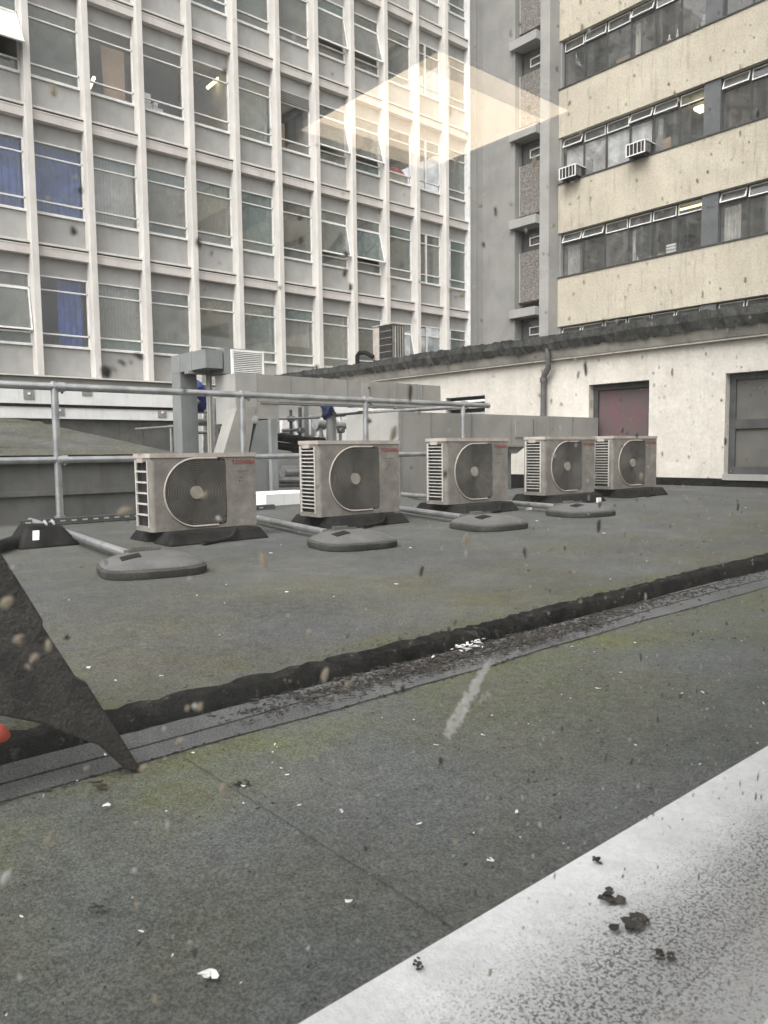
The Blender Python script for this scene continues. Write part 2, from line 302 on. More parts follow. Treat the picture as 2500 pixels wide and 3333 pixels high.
# lower roof with lapped felt sheets
lower = struct(MB().box((-7, 0.1, -6), (UW, EDGE + 0.3, LOWZ)).build('lower_roof', M_FELT_LOW))
def sheet(pts, z, th, mt, name='felt_sheet'):
    return MB().extr([(x, y, z) for x, y in pts], (0, 0, th)).build(name, mt, lower)
def wav(u, v0): return v0 + 0.008 * math.sin(u * 3.1) + 0.005 * math.sin(u * 9.7)
uu = [-6.9 + 0.3 * i for i in range(59)]
g1 = (Z(0, 1740, LOWZ).y + Z(415, 1627, LOWZ).y + Z(829, 1497, LOWZ).y) / 3; g2 = (Z(0, 1702, LOWZ).y + Z(625, 1527, LOWZ).y) / 2
sheet([(u, wav(u, g1)) for u in uu] + [(u, 1.80) for u in reversed(uu)], LOWZ + 0.001, 0.0035, M_FELT_STRIP)
sheet([(u, wav(u + 1, g2)) for u in uu] + [(u, 1.80) for u in reversed(uu)], LOWZ + 0.0046, 0.004, M_FELT_STRIP)
s0, s1 = Z(400, 1640, LOWZ), Z(780, 1880, LOWZ); dd = (s1 - s0); e0 = s0 - dd * 0.01; e1 = s0 + dd * 1.75
sheet([(e0.x, e0.y), (e1.x, e1.y), (e1.x + 2.2, e1.y), (e0.x + 2.2, e0.y)], LOWZ + 0.001, 0.004, M_FELT_LOW)
# kerb along the far roof edge
sheet([(2.05, 0.7), (2.06, 0.7), (4.9, wav(4.9, 1.6)), (4.89, wav(4.9, 1.6))], LOWZ + 0.006, 0.003, M_BITUMEN, 'felt_lap')
for (u0, u1) in ((-7, 2.0), (2.0, 5.6), (5.6, UW)):
    struct(MB().prism([(u0, KERB0 + 0.004, -1), (u1, KERB0 + 0.004, -1), (u1, KERB0 + 0.30, -1), (u0, KERB0 + 0.30, -1)], [(u0, KERB0 + 0.03, 0.012 + roofz(u0)), (u1, KERB0 + 0.03, 0.012 + roofz(u1)), (u1, KERB0 + 0.30, 0.012 + roofz(u1)), (u0, KERB0 + 0.30, 0.012 + roofz(u0))]).build('roof_kerb', M_OLDFELT))

# ================================================================== OFFICE BUILDING (left facade)
S = 3.41; Z0 = H + 0.098 * VF; PITCH = 1.5; UL = 0.2992 * VF; I0, I1 = -4, 11; ROWS = 6
office = thing('office_building', 'white office block with tall ribs, grey panels and rows of windows', 'building', (14, VF + 3, -6))
MW = 0.17; BW = PITCH - MW
ub = lambda i: UL + PITCH * i
UR = 1.0774 * VF
def bm(name, mt, *boxes):
    q = MB()
    for a, c in boxes: q.box(a, c)
    return q.mesh(name, mt)
me_led = bm('ledge', M_CONC, ((0, 0.13, -0.055), (BW, 0.42, 0)), ((0, 0.15, -0.13), (BW, 0.42, -0.097)))
me_gap_shade = bm('ledge_gap_shade', M_DFRAME, ((0, 0.19, -0.096), (BW, 0.41, -0.056)))  # dark backing strip painting the shade inside the gap between the two ledge strips
me_beam = bm('beam', M_PINK, ((0, 0.16, -0.335), (BW, 0.42, -0.132)))
me_up = bm('upper_panel', M_PANEL, ((0, 0.36, -0.80), (BW, 0.42, -0.34)))
me_sp = bm('spandrel_panel', M_PANEL, ((0, 0.355, -3.405), (BW, 0.42, -2.66)))
fy0, fy1 = 0.325, 0.395
me_fr = bm('window', M_WFRAME, ((0, fy0, -0.835), (BW, fy1, -0.80)), ((0, fy0, -1.185), (BW, fy1, -1.15)), ((0, fy0, -2.325), (BW, fy1, -2.285)), ((0, fy0 - 0.03, -2.65), (BW, fy1, -2.585)),
            ((0, fy0, -2.585), (0.035, fy1, -0.835)), ((BW - 0.035, fy0, -2.585), (BW, fy1, -0.835)))
me_frsplit = bm('window', M_WFRAME, ((0, fy0, -0.835), (BW, fy1, -0.80)), ((0, fy0, -1.185), (BW, fy1, -1.15)), ((0, fy0, -2.325), (BW, fy1, -2.285)), ((0, fy0 - 0.03, -2.65), (BW, fy1, -2.585)),
            ((0, fy0, -2.585), (0.035, fy1, -0.835)), ((BW - 0.035, fy0, -2.585), (BW, fy1, -0.835)), ((BW * 0.42, fy0 - 0.004, -2.585), (BW * 0.42 + 0.07, fy1, -0.835)))
def pane_me(x0, x1, z0, z1, g=M_GLASS): return bm('pane', g, ((x0, 0.36, z0), (x1, 0.366, z1)))
me_pT = pane_me(0.035, BW - 0.035, -1.15, -0.835); me_pM = pane_me(0.035, BW - 0.035, -2.285, -1.185); me_pB = pane_me(0.035, BW - 0.035, -2.585, -2.325)
hh = 1.10
me_sash = bm('sash', M_WFRAME, ((0.02, -0.03, -0.04), (BW - 0.02, 0.01, 0)), ((0.02, -0.03, -hh), (BW - 0.02, 0.01, -hh + 0.045)), ((0.02, -0.03, -hh + 0.045), (0.06, 0.01, -0.04)), ((BW - 0.06, -0.03, -hh + 0.045), (BW - 0.02, 0.01, -0.04)))
me_sglass = bm('pane', M_GLASS, ((0.06, -0.012, -hh + 0.045), (BW - 0.06, -0.006, -0.04)))
me_sskywhite = bm('pane', M_WFRAME, ((0.06, -0.012, -hh + 0.045), (BW - 0.06, -0.006, -0.04)))  # opaque white pane: the sky's reflection painted in as colour
me_pTc, me_pMc, me_pBc = [pane_me(0.035, BW - 0.035, a_, b_, M_GLASS_CLEAR) for a_, b_ in ((-1.15, -0.835), (-2.285, -1.185), (-2.585, -2.325))]
CLEAR = {(2, 0), (2, -1), (1, 0), (3, 1), (3, 2), (3, 3), (3, 8), (3, 5)}
OPEN = {(2, 6): 13, (2, 7): 15, (3, 6): 14, (3, 7): 15, (4, 6): 12, (4, 7): 15, (1, -1): 9, (3, -1): 32, (1, 8): 13, (5, 8): 12}
SPLIT = 9
for k in range(1, ROWS + 1):
    zt = Z0 + S * k
    for i in range(I0, I1):
        x = ub(i) + MW; o = Vector((x, VF, zt)); sc = 1.0
        if i == I1 - 1: sc = (UR - x) / BW
        obs = [inst(me_led, 'ledge', o, office), inst(me_gap_shade, 'ledge_gap_shade', o, office), inst(me_beam, 'beam', o, office), inst(me_up, 'upper_panel', o, office), inst(me_sp, 'spandrel_panel', o, office)]
        wn = inst(me_frsplit if i == SPLIT else me_fr, 'window', o, office); obs.append(wn)
        cl = (k, i) in CLEAR; inst(me_pTc if cl else me_pT, 'pane', o, wn); inst(me_pBc if cl else me_pB, 'pane', o, wn)
        if (k, i) in OPEN:
            a = -R(OPEN[(k, i)]); h0 = o + Vector((0, 0.35, -1.187))
            inst(me_sash, 'sash', h0, wn, (a, 0, 0)); inst(me_sskywhite if (k, i) == (3, -1) else me_sglass, 'pane', h0, wn, (a, 0, 0))
        else: inst(me_pMc if cl else me_pM, 'pane', o, wn)
        if sc != 1.0:
            for q in obs: q.scale.x = sc
for i in range(I0, I1):
    zt = Z0 + S * ROWS
    q = MB(); q.box((ub(i), VF, Z0 - 0.02), (ub(i) + MW, VF + 0.42, zt)); q.build('mullion', M_CONC, office, bevel=0.008)
MB().box((UR - 0.02, VF + 0.1, Z0), (UR + 0.04, VF + 0.42, Z0 + S * ROWS)).build('mullion', M_WFRAME, office)
MB().box((ub(I0) - 0.2, VF - 0.02, Z0 - 0.06), (UR, VF + 0.3, Z0 - 0.022)).build('base_ledge', M_CONC, office)
MB().box((ub(I0) - 0.2, VF + 0.08, Z0 - 0.20), (UR, VF + 0.3, Z0 - 0.062)).build('base_ledge', M_DUCT, office)
# lower wall with a dark rail groove and square fixing plates
MB().box((ub(I0) - 0.2, VF + 0.06, 1.56), (UR + 0.1, VF + 0.3, Z0 - 0.202)).build('base_wall', M_BASEWALL, office)
MB().box((ub(I0) - 0.2, VF + 0.03, 1.86), (UR, VF + 0.058, 1.935)).build('wall_rail', M_BITUMEN, office)
MB().box((ub(I0) - 0.2, VF + 0.2, -6), (UR + 0.1, VF + 0.32, 1.558)).build('basement_wall', M_DARKWALL, office)
for (px_, py_) in ((187, 843), (128, 886), (350, 891), (62, 850)):
    p = P(px_, py_, 1, VF + 0.06); pl = MB().box((p.x - 0.13, VF + 0.035, p.z - 0.14), (p.x + 0.13, VF + 0.057, p.z + 0.14)).build('wall_plate', M_GREYWALL, office)
    MB().box((p.x - 0.03, VF + 0.015, p.z - 0.03), (p.x + 0.03, VF + 0.034, p.z + 0.03)).build('bolt', M_WFRAME, pl)
# interior floors, back wall and partitions seen through the panes
for k in range(0, ROWS + 1):
    MB().box((ub(I0) - 0.2, VF + 0.425, Z0 + S * k - 0.38), (UR, VF + 5.0, Z0 + S * k - 0.06)).build('floor_slab', M_INT, office)
MB().box((ub(I0) - 0.3, VF + 5.0, -6), (UR + 0.1, VF + 5.25, Z0 + S * ROWS + 0.3)).build('back_wall', M_INT, office)
MB().box((ub(I0) - 0.45, VF + 0.1, -6), (ub(I0) - 0.31, VF + 5.25, Z0 + S * ROWS + 0.3)).build('end_wall', M_CONC, office)
for k in range(ROWS):
    for i in range(I0 + 1, I1):
        if random.random() < 0.45:
            MB().box((ub(i) + 0.02, VF + 0.44, Z0 + S * k - 0.05), (ub(i) + 0.1, VF + 5.0, Z0 + S * (k + 1) - 0.39)).build('partition', M_INT, office)
def bay(k, i): return ub(i) + MW + 0.04, ub(i + 1) - 0.04, Z0 + S * k
def wavy(u0, u1, v, z0, z1, amp, per, mt, name, parent=None, th=0.012):
    nn = max(4, int((u1 - u0) / per * 6)); q = MB(); f = []; g = []
    for j in range(nn + 1):
        u = u0 + (u1 - u0) * j / nn; dv = amp * math.sin(2 * math.pi * (u - u0) / per) + 0.3 * amp * math.sin(11 * u)
        f.append((u, v + dv)); g.append((u, v + dv + th))
    loop = f + list(reversed(g)); return q.prism([(x, y, z0) for x, y in loop], [(x, y, z1) for x, y in loop]).build(name, mt, parent)
cg = 'blue curtains in the office windows'
for (k, i, fa, fb, lb) in ((2, 0, 0, 1, 'faded blue curtain filling a whole office window, upper of two'), (2, -1, 0, 1, 'blue curtain behind the window at the left edge of the picture'), (1, 0, 0.42, 0.95, 'blue curtain half drawn across an office window, lower of two')):
    a, c, z = bay(k, i); tag(wavy(a + (c - a) * fa, a + (c - a) * fb, VF + 0.50, z - 2.64, z - 0.84, 0.025, 0.16, M_BLUE, 'curtain'), lb, 'curtain', cg)
blinds = [((1, 1), M_BLIND), ((1, 4), M_NET), ((2, 1), M_BLIND), ((2, 3), M_NET), ((1, 5), M_BLIND), ((2, 4), M_BLIND), ((4, 0), M_NET), ((1, 6), M_NET), ((3, 10), M_NET), ((3, 4), M_BLIND)]
names = {(1, 1): 'second window from the left in the bottom row', (1, 4): 'bottom row window straight above the louvred vent box', (2, 1): 'window right of the full blue curtain', (2, 3): 'second row window above the grey duct', (1, 5): 'bottom row window right of the louvred vent box', (2, 4): 'second row window left of the yellowish one', (4, 0): 'top row window second from the left', (1, 6): 'bottom row window left of the rooftop unit', (3, 10): 'third row window next to the grey corner wall', (3, 4): 'third row window right of the long lit tube'}
for (k, i), mt in blinds:
    a, c, z = bay(k, i)
    tag(wavy(a, c, VF + 0.52, z - (2.6 if random.random() < 0.7 else 2.0), z - 0.84, 0.004, 0.09, mt, 'window_blind'), 'pale blind hanging in the ' + names[(k, i)], 'blind', 'blinds in the office windows')
def tube_light(p, q, label):
    t = MB().tube([p, q], 0.05, 8).build('light_tube', M_TUBE); return tag(t, label, 'light')
a, c, z = bay(3, 1); p = P(203, 168, 1, VF + 1.5); tube_light(p, p + Vector((0.15, 0.9, 0)), 'short glimpse of a lit fluorescent tube beside a leaning brown board')
p = P(448, 190, 1, VF + 1.0); q_ = P(487, 157, 1, VF + 1.0); tube_light(p, q_, 'long lit fluorescent tube behind an upper office window')
a, c, z = bay(3, 1)
tag(MB().extr([(a + 0.55, VF + 0.58, z - 2.62), (c - 0.1, VF + 0.58, z - 2.62), (c - 0.1, VF + 0.58, z - 1.15), (a + 0.5, VF + 0.58, z - 1.15)], (0, 0.03, 0)).build('leaning_board', M_CARD), 'brown board leaning inside an upper office window', 'board')
a, c, z = bay(3, 2)
for j, (du, w_, h_, zz) in enumerate(((0.05, 0.34, 0.28, 0), (0.08, 0.28, 0.26, 0.285), (0.42, 0.3, 0.22, 0), (0.45, 0.12, 0.14, 0.225))):
    tag(MB().box((a + du, VF + 0.48, z - 2.64 + zz), (a + du + w_, VF + 0.68, z - 2.64 + zz + h_)).build('storage_box', M_WFRAME, bevel=0.008), ('large white box at the bottom of the stack on an office windowsill', 'white box on top of the large one on an office windowsill', 'low white box right of the stack on an office windowsill', 'tiny white carton on the low box on an office windowsill')[j], 'box', 'white boxes on the windowsill')
a, c, z = bay(3, 2); MB().box((a - 0.03, VF + 0.48, z - 2.78), (c, VF + 0.78, z - 2.645)).build('window_board', M_INT, office)
a, c, z = bay(3, 5)
lv = MB().box((a, VF + 0.30, z - 1.15), (c, VF + 0.323, z - 0.83)).build('vent_louvre', M_DFRAME, office)
for j in range(6): MB().box((a, VF + 0.46, z - 1.13 + j * 0.05), (c, VF + 0.299, z - 1.11 + j * 0.05)).build('louvre_blade', M_GREYFRAME, lv)
a, c, z = bay(3, 5); tag(MB().box((a + 0.05, VF + 0.48, z - 2.64), (a + 0.4, VF + 0.73, z - 1.75)).build('cardboard_carton', M_CARD, bevel=0.01), 'tall tan carton inside the window under a dark vent louvre', 'carton'); MB().box((a - 0.03, VF + 0.46, z - 2.78), (c, VF + 0.78, z - 2.645)).build('window_board', M_INT, office)
a, c, z = bay(3, 8); q = MB(); bp = []
for j in range(9):
    t = math.pi * j / 8; bp.append((a + 0.75 - 0.42 * math.cos(t), VF + 0.48, z - 2.3 + 0.26 * math.sin(t)))
tag(q.extr(bp, (0, 0.25, 0)).build('red_cushion', mat('red_cloth', (0.42, 0.05, 0.06), (0.33, 0.04, 0.05), 6, 0.9)), 'rounded red cushion on an office windowsill below the glowing square', 'cushion')
MB().box((a - 0.03, VF + 0.45, z - 2.6), (c, VF + 0.78, z - 2.302)).build('window_board', M_INT, office)

# ================================================================== GREY STAIR TOWER in the corner
tower = thing('stair_tower', 'grey corner stair tower with brown pebbledash panels and ledges', 'building', (24.5, 20, -6))
TU = 23.54; ZTOP = Z0 + S * ROWS + 1
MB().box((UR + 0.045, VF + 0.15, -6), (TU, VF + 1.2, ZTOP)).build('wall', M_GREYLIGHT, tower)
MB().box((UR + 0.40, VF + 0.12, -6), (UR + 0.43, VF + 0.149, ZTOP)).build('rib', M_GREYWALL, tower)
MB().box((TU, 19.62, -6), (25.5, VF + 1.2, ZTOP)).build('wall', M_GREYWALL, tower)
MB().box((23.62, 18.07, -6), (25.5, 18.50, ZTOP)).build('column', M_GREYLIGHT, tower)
zr = [15.85, 12.55, 9.31, 5.95, 19.25]
for z in zr:
    MB().box((23.38, 18.505, z - 0.32), (24.1, 19.78, z)).build('stair_ledge', M_GREYLIGHT, tower, bevel=0.01)
    MB().box((23.99, 18.505, z - 1.15), (24.06, 19.615, z - 0.325)).build('window_recess', M_DFRAME, tower)
    wv = MB().box((23.95, 18.505, z - 1.17), (23.985, 19.615, z - 1.12)).box((23.95, 19.56, z - 1.12), (23.985, 19.61, z - 0.33)).build('window', M_DFRAME, tower)
    MB().box((23.97, 18.52, z - 1.12), (23.976, 19.56, z - 0.33)).build('pane', M_GLASS_W, wv)
    vt = MB()
    for (y0, y1, z0, z1) in ((18.51, 19.16, z - 0.98, z - 0.95), (18.51, 19.16, z - 0.70, z - 0.67), (19.13, 19.16, z - 0.95, z - 0.70)): vt.box((23.86, y0, z0), (23.90, y1, z1))
    vt.build('vent_frame', M_WFRAME, wv)
    MB().box((23.80, 18.505, z - 3.05), (24.2, 19.615, z - 1.19)).build('pebbledash_panel', M_PEBBLE, tower)
    MB().box((23.77, 19.55, z - 3.05), (23.799, 19.60, z - 1.19)).build('panel_trim', M_GREYLIGHT, tower)

# ================================================================== BEIGE WING
wing = thing('beige_wing', 'beige rendered office wing with long dark window strips', 'building', (28, 10, -6))
V0, V1 = -6.0, 18.065
rows = [(13.78, 15.48), (10.40, 12.05), (7.00, 8.61), (3.60, 5.19), (17.18, 18.88)]
zs = sorted([(-6.0, None)] + [(a, c) for a, c in rows], key=lambda t: t[0])
edges = [-6.0] + [x for r_ in sorted(rows) for x in r_] + [21.5]
for j in range(0, len(edges), 2):
    MB().box((UF, V0, edges[j]), (UF + 0.5, V1, edges[j + 1])).build('render_band', M_BEIGE, wing)
for j in range(1, len(edges) - 1, 2): MB().box((UF - 0.035, V0, edges[j] - 0.03), (UF + 0.28, V1, edges[j] + 0.012)).build('sill', M_DFRAME, wing)
for (a, c) in rows:
    MB().box((UF + 0.5, V0, a - 0.6), (UF + 6, V1, a - 0.3)).build('floor_slab', M_INTD, wing)
    MB().box((UF + 0.5, V0, c + 0.05), (UF + 6, V1, c + 0.15)).build('ceiling_slab', M_INT, wing)
MB().box((UF + 6, V0, -6), (UF + 6.3, V1 + 0.2, 21.5)).build('back_wall', M_INT, wing)
MB().box((UF + 0.5, V1 - 0.04, -6), (UF + 6, V1 + 0.1, 21.5)).build('end_wall', M_INT, wing)
GU = UF + 0.20
vs = [17.97, 17.09, 16.16, 15.22, 14.32, 13.41, 12.52]
piers = [(11.98, 12.52)]
allb = []
for base in (0, 1, 2):
    off = base * 5.99
    vv = [v - off for v in vs]
    for j in range(6): allb.append((vv[j + 1], vv[j]))
for ri, (a, c) in enumerate(rows):
    for base in range(3):
        y1 = 12.52 - base * 5.99; y0 = y1 - 0.54
        MB().box((UF + 0.06, y0 + 0.002, a + 0.014), (UF + 0.45, y1 - 0.002, c - 0.002)).build('dark_pier', mat('pier_paint', (0.10, 0.105, 0.108), (0.13, 0.133, 0.134), 2, 0.8) if (ri, base) == (0, 0) else bpy.data.materials['pier_paint'], wing)
    MB().box((UF + 0.06, 17.98, a + 0.014), (UF + 0.45, V1 - 0.002, c - 0.002)).build('jamb', M_GREYWALL, wing)
    for j, (y0, y1) in enumerate(allb):
        zv = c - 0.42
        fr = MB(); z0 = a + 0.014; z1 = c - 0.002
        fr.box((GU, y0 + 0.002, z0), (GU + 0.05, y0 + 0.028, z1)).box((GU, y1 - 0.028, z0), (GU + 0.05, y1 - 0.002, z1)).box((GU, y0 + 0.028, z0), (GU + 0.05, y1 - 0.028, z0 + 0.04)).box((GU, y0 + 0.028, z1 - 0.04), (GU + 0.05, y1 - 0.028, z1)).box((GU, y0 + 0.028, zv), (GU + 0.05, y1 - 0.028, zv + 0.03))
        wn = fr.build('window', M_DFRAME, wing)
        MB().box((GU + 0.02, y0 + 0.028, z0 + 0.04), (GU + 0.026, y1 - 0.028, zv)).build('pane', M_GLASS_W, wn)
        # hopper vent: white sash tilted out at the bottom
        hv = z1 - 0.045 - (zv + 0.03); vb = MB(); L_ = y1 - y0 - 0.07
        for q0, q1 in (((-0.02, 0, -hv), (0.02, L_, -hv + 0.03)), ((-0.02, 0, -0.03), (0.02, L_, 0)), ((-0.02, 0, -hv + 0.03), (0.02, 0.028, -0.03)), ((-0.02, L_ - 0.028, -hv + 0.03), (0.02, L_, -0.03))): vb.box(q0, q1)
        tl = random.choice((4, 7, 12, 20, 24)); org = Vector((GU + 0.01, y0 + 0.035, z1 - 0.045))
        inst(vb.mesh('vent_sash', M_WFRAME), 'vent_sash', org, wn, (0, R(tl), 0))
        inst(MB().box((-0.004, 0.028, -hv + 0.03), (0.004, L_ - 0.028, -0.03)).mesh('pane', M_GLASS_W), 'pane', org, wn, (0, R(tl), 0))
# vertical blinds in the middle strip
a, c = rows[1]
vbl = thing('vertical_blind', 'long grey vertical blind behind the middle window strip', 'blind', (GU + 0.3, 16, a + 0.03))
sl = MB().box((-0.045, -0.004, 0), (0.045, 0.004, c - a - 0.45)).mesh('blind_slat', M_BLIND)
y = 14.5
while y < 17.85:
    inst(sl, 'blind_slat', (GU + 0.10, y, a + 0.03), vbl, (0, 0, R(90 + random.uniform(18, 55)))); y += 0.088
# pale curtains and oddments on the sills
def wing_item(mb, name, mt, label, cat): return tag(mb.build(name, mt), label, cat)
def vwavy(y0, y1, u, z0, z1, mt):
    q = MB(); f = []
    nn = int((y1 - y0) / 0.02)
    for j in range(nn + 1):
        yy = y0 + (y1 - y0) * j / nn; f.append((u + 0.02 * math.sin(yy * 60), yy))
    lp = f + [(x + 0.012, yy) for x, yy in reversed(f)]
    return q.prism([(x, yy, z0) for x, yy in lp], [(x, yy, z1) for x, yy in lp])
a3, c3 = rows[2]; a2, c2 = rows[1]; a1, c1 = rows[0]
zc = c3 - 0.45
wing_item(vwavy(17.35, 17.9, GU + 0.2, a3 + 0.02, zc, M_NET), 'curtain', M_NET, 'cream curtain at the left end of the lowest full window strip', 'curtain')
wing_item(vwavy(15.05, 15.19, GU + 0.2, a3 + 0.02, zc, M_NET), 'curtain', M_NET, 'narrow cream curtain beside the dark panes of the lowest full strip', 'curtain')
wing_item(vwavy(11.4, 11.92, GU + 0.2, a3 + 0.02, zc, M_NET), 'curtain', M_NET, 'pleated white curtain right of the dark pier in the lowest full strip', 'curtain')
wing_item(vwavy(14.1, 14.28, GU + 0.2, a2 + 0.02, c2 - 0.45, M_NET), 'curtain', M_NET, 'narrow white curtain behind the cardboard sheet', 'curtain')
wing_item(vwavy(12.54, 12.68, GU + 0.2, a2 + 0.02, c2 - 0.45, M_NET), 'curtain', M_NET, 'narrow white curtain beside the lit lamp in the middle strip', 'curtain')
wing_item(vwavy(15.0, 15.18, GU + 0.2, a1 + 0.02, c1 - 0.45, M_NET), 'curtain', M_NET, 'narrow white curtain in the top window strip', 'curtain')
wing_item(MB().box((GU + 0.07, 13.75, a2 + 0.02), (GU + 0.09, 14.26, a2 + 0.47)), 'cardboard_sheet', M_CARD, 'tan cardboard sheet propped in the middle window strip', 'cardboard')
wing_item(MB().box((GU + 0.07, 15.26, a1 + 0.02), (GU + 0.09, 15.85, a1 + 0.30)), 'cardboard_sheet', M_CARD, 'tan cardboard sheet propped in the top window strip', 'cardboard')
def bottle(y, z, h_, r_, u=GU + 0.14):
    q = MB(); q.tube([(u, y, z), (u, y, z + h_ * 0.6), (u, y, z + h_ * 0.72), (u, y, z + h_)], [r_, r_, r_ * 0.45, r_ * 0.4], 10); return q
for (y, z, h_, r_, lb) in ((13.9, a1 + 0.02, 0.36, 0.07, 'squat white jug on the top strip sill, left of two'), (13.62, a1 + 0.02, 0.42, 0.05, 'slim white bottle on the top strip sill beside a jug'), (12.72, a1 + 0.02, 0.5, 0.09, 'large white bottle on the top strip sill near the pier'), (12.93, a1 + 0.02, 0.28, 0.06, 'small white bottle left of the large one on the top strip sill'), (14.95, a3 + 0.02, 0.2, 0.05, 'small white bottle by the narrow curtain of the lowest full strip'), (14.45, a3 + 0.02, 0.14, 0.06, 'small white pot near a pane edge of the lowest full strip')):
    wing_item(bottle(y, z, h_, r_), 'bottle', M_WFRAME, lb, 'bottle')
for j in range(4):
    wing_item(MB().box((GU + 0.09, 13.5, a3 + 0.02 + j * 0.10), (GU + 0.3, 13.86, a3 + 0.02 + j * 0.10 + 0.07)), 'paper_stack', M_WFRAME, ('bottom', 'second', 'third', 'top')[j] + ' white bundle of the paper pile in the lowest full strip', 'papers')
p = P(1508, 231, 0, GU + 0.8); wing_item(MB().box((p.x, p.y - 0.15, p.z - 0.06), (p.x + 0.4, p.y + 0.15, p.z + 0.04)), 'ceiling_lamp', M_TUBE, 'small glowing ceiling lamp inside the middle window strip', 'lamp')
p = P(1520, 440, 0, GU + 0.45); q_ = P(1470, 455, 0, GU + 0.45); wing_item(MB().tube([p, (p.x, q_.y, p.z)], 0.04, 8), 'light_tube', M_TUBE, 'long glowing tube behind the vents of the lowest full strip', 'light')
# window air conditioners
def window_ac(px_, label):
    p = P(px_[0], px_[1], 0, UF - 0.42); y1 = p.y; wd = 0.72; hg = 0.42; z = p.z; t = thing('window_air_conditioner', label, 'air conditioner', (UF - 0.1, y1 - wd / 2, z), 'window air conditioners on the beige wing')
    u0 = UF - 0.42
    MB().box((u0 + 0.03, y1 - wd + 0.03, z + 0.03), (UF + 0.32, y1 - 0.03, z + hg - 0.03)).build('cabinet', M_ACDARK, t)
    f = MB()
    f.box((u0, y1 - wd, z), (u0 + 0.03, y1, z + 0.035)).box((u0, y1 - wd, z + hg - 0.035), (u0 + 0.03, y1, z + hg)).box((u0, y1 - wd, z + 0.035), (u0 + 0.03, y1 - wd + 0.035, z + hg - 0.035)).box((u0, y1 - 0.035, z + 0.035), (u0 + 0.03, y1, z + hg - 0.035))
    f.build('front_frame', M_WFRAME, t)
    for j in range(1, 5): MB().box((u0 + 0.002, y1 - wd + j * wd / 5 - 0.008, z + 0.035), (u0 + 0.028, y1 - wd + j * wd / 5 + 0.008, z + hg - 0.035)).build('grille_bar', M_WFRAME, t)
    for j in range(6): MB().box((u0 + 0.06 + j * 0.06, y1 - wd + 0.02, z + 0.06), (u0 + 0.08 + j * 0.06, y1 - wd + 0.029, z + hg - 0.06)).build('side_louvre', M_GREYWALL, t)
    MB().box((u0 + 0.031, y1 - wd, z + hg - 0.029), (UF + 0.32, y1, z + hg)).build('top_cover', M_WFRAME, t)
    MB().box((u0 + 0.1, y1 - wd + 0.1, z - 0.03), (UF + 0.15, y1 - wd + 0.14, z + 0.028)).box((u0 + 0.1, y1 - 0.14, z - 0.03), (UF + 0.15, y1 - 0.1, z + 0.028)).build('support_bracket', M_DFRAME, t)
    MB().box((GU + 0.055, y1 - wd - 0.25, a2 + 0.02), (GU + 0.07, y1 - wd - 0.002, a2 + 0.62)).build('blanking_panel', M_GREYLIGHT, t)
window_ac((1207, 390), 'white framed window air conditioner at the left end of the strip')
window_ac((1351, 341), 'white framed window air conditioner left of the cardboard sheet')

# ================================================================== WHITE ANNEXE
annexe = thing('white_annexe', 'low cream white annexe with mossy dark roof edge', 'building', (UW + 2, 8, -1))
SO = H + 0.1366 * UW            # soffit height
hd = H + 0.0949 * UW            # opening heads
op = [(0.5885 * UW, 0.6887 * UW, H + 0.0 * UW, hd), (0.479 * UW - 1.5, 0.479 * UW, 0.20, hd), (11.05 * UW / 12.3, 12.21 * UW / 12.3, H + 0.055 * UW, H + 0.0925 * UW)]
op.sort()
VA0, VA1 = -4.0, 17.0; zb = 0.17
y = VA0; q = MB()
for (y0, y1, z0, z1) in op:
    q.box((UW, y, zb), (UW + 0.3, y0, SO)); q.box((UW, y0, z1), (UW + 0.3, y1, SO)); q.box((UW, y0, zb), (UW + 0.3, y1, z0)); y = y1
q.box((UW, y, zb), (UW + 0.3, VA1, SO))
q.build('wall', M_WHITEWALL, annexe)
MB().box((UW - 0.03, VA0, -6), (UW + 0.3, VA1, zb - 0.003)).build('skirting', M_BITUMEN, annexe)
MB().box((UW - 0.10, VA0, SO + 0.002), (UW + 0.4, VA1, SO + 0.03)).build('soffit_board', M_WHITEWALL, annexe)
q = MB().prism([(UW - 0.12, VA0, SO + 0.031), (UW + 0.3, VA0, SO + 0.031), (UW + 0.3, VA1, SO + 0.031), (UW - 0.12, VA1, SO + 0.031)], [(UW - 0.22, VA0, SO + 0.22), (UW + 0.3, VA0, SO + 0.22), (UW + 0.3, VA1, SO + 0.22), (UW - 0.22, VA1, SO + 0.22)])
q.build('fascia', mat('stained_fascia', (0.40, 0.375, 0.33), (0.24, 0.23, 0.205), 1.6, 0.9, streak=0.6, stc=(0.06, 0.06, 0.055), bump=0.3, bscale=30), annexe)
# lumpy felt roof edge
q = MB(); ys = [VA0 + 0.07 * j for j in range(int((VA1 - VA0) / 0.07) + 1)]
for yy in ys:
    r1 = random.uniform(-1, 1); r2 = random.uniform(-1, 1); g_ = 0.018 * math.sin(yy * 1.3) + 0.008 * math.sin(yy * 5.1)
    for (uu_, zz_) in ((0.0, 0.222), (-0.235 + 0.02 * r1, 0.165 + 0.02 * r2), (-0.27 + 0.015 * r2, 0.29 + g_), (-0.23 + 0.02 * r1, 0.42 + g_ * 0.6 + 0.018 * r2), (-0.05, 0.43 + g_ * 0.6 + 0.02 * r1), (0.9, 0.36)):
        q.v.append((UW + uu_, yy, SO + zz_))
for j in range(len(ys) - 1):
    for k in range(6):
        a_ = j * 6 + k; b_ = j * 6 + (k + 1) % 6; q.f.append((a_, b_, b_ + 6, a_ + 6))
q.f.append(tuple(range(6))); q.f.append(tuple(reversed(range((len(ys) - 1) * 6, len(ys) * 6))))
q.build('roof_edge', M_MOSSEDGE, annexe)
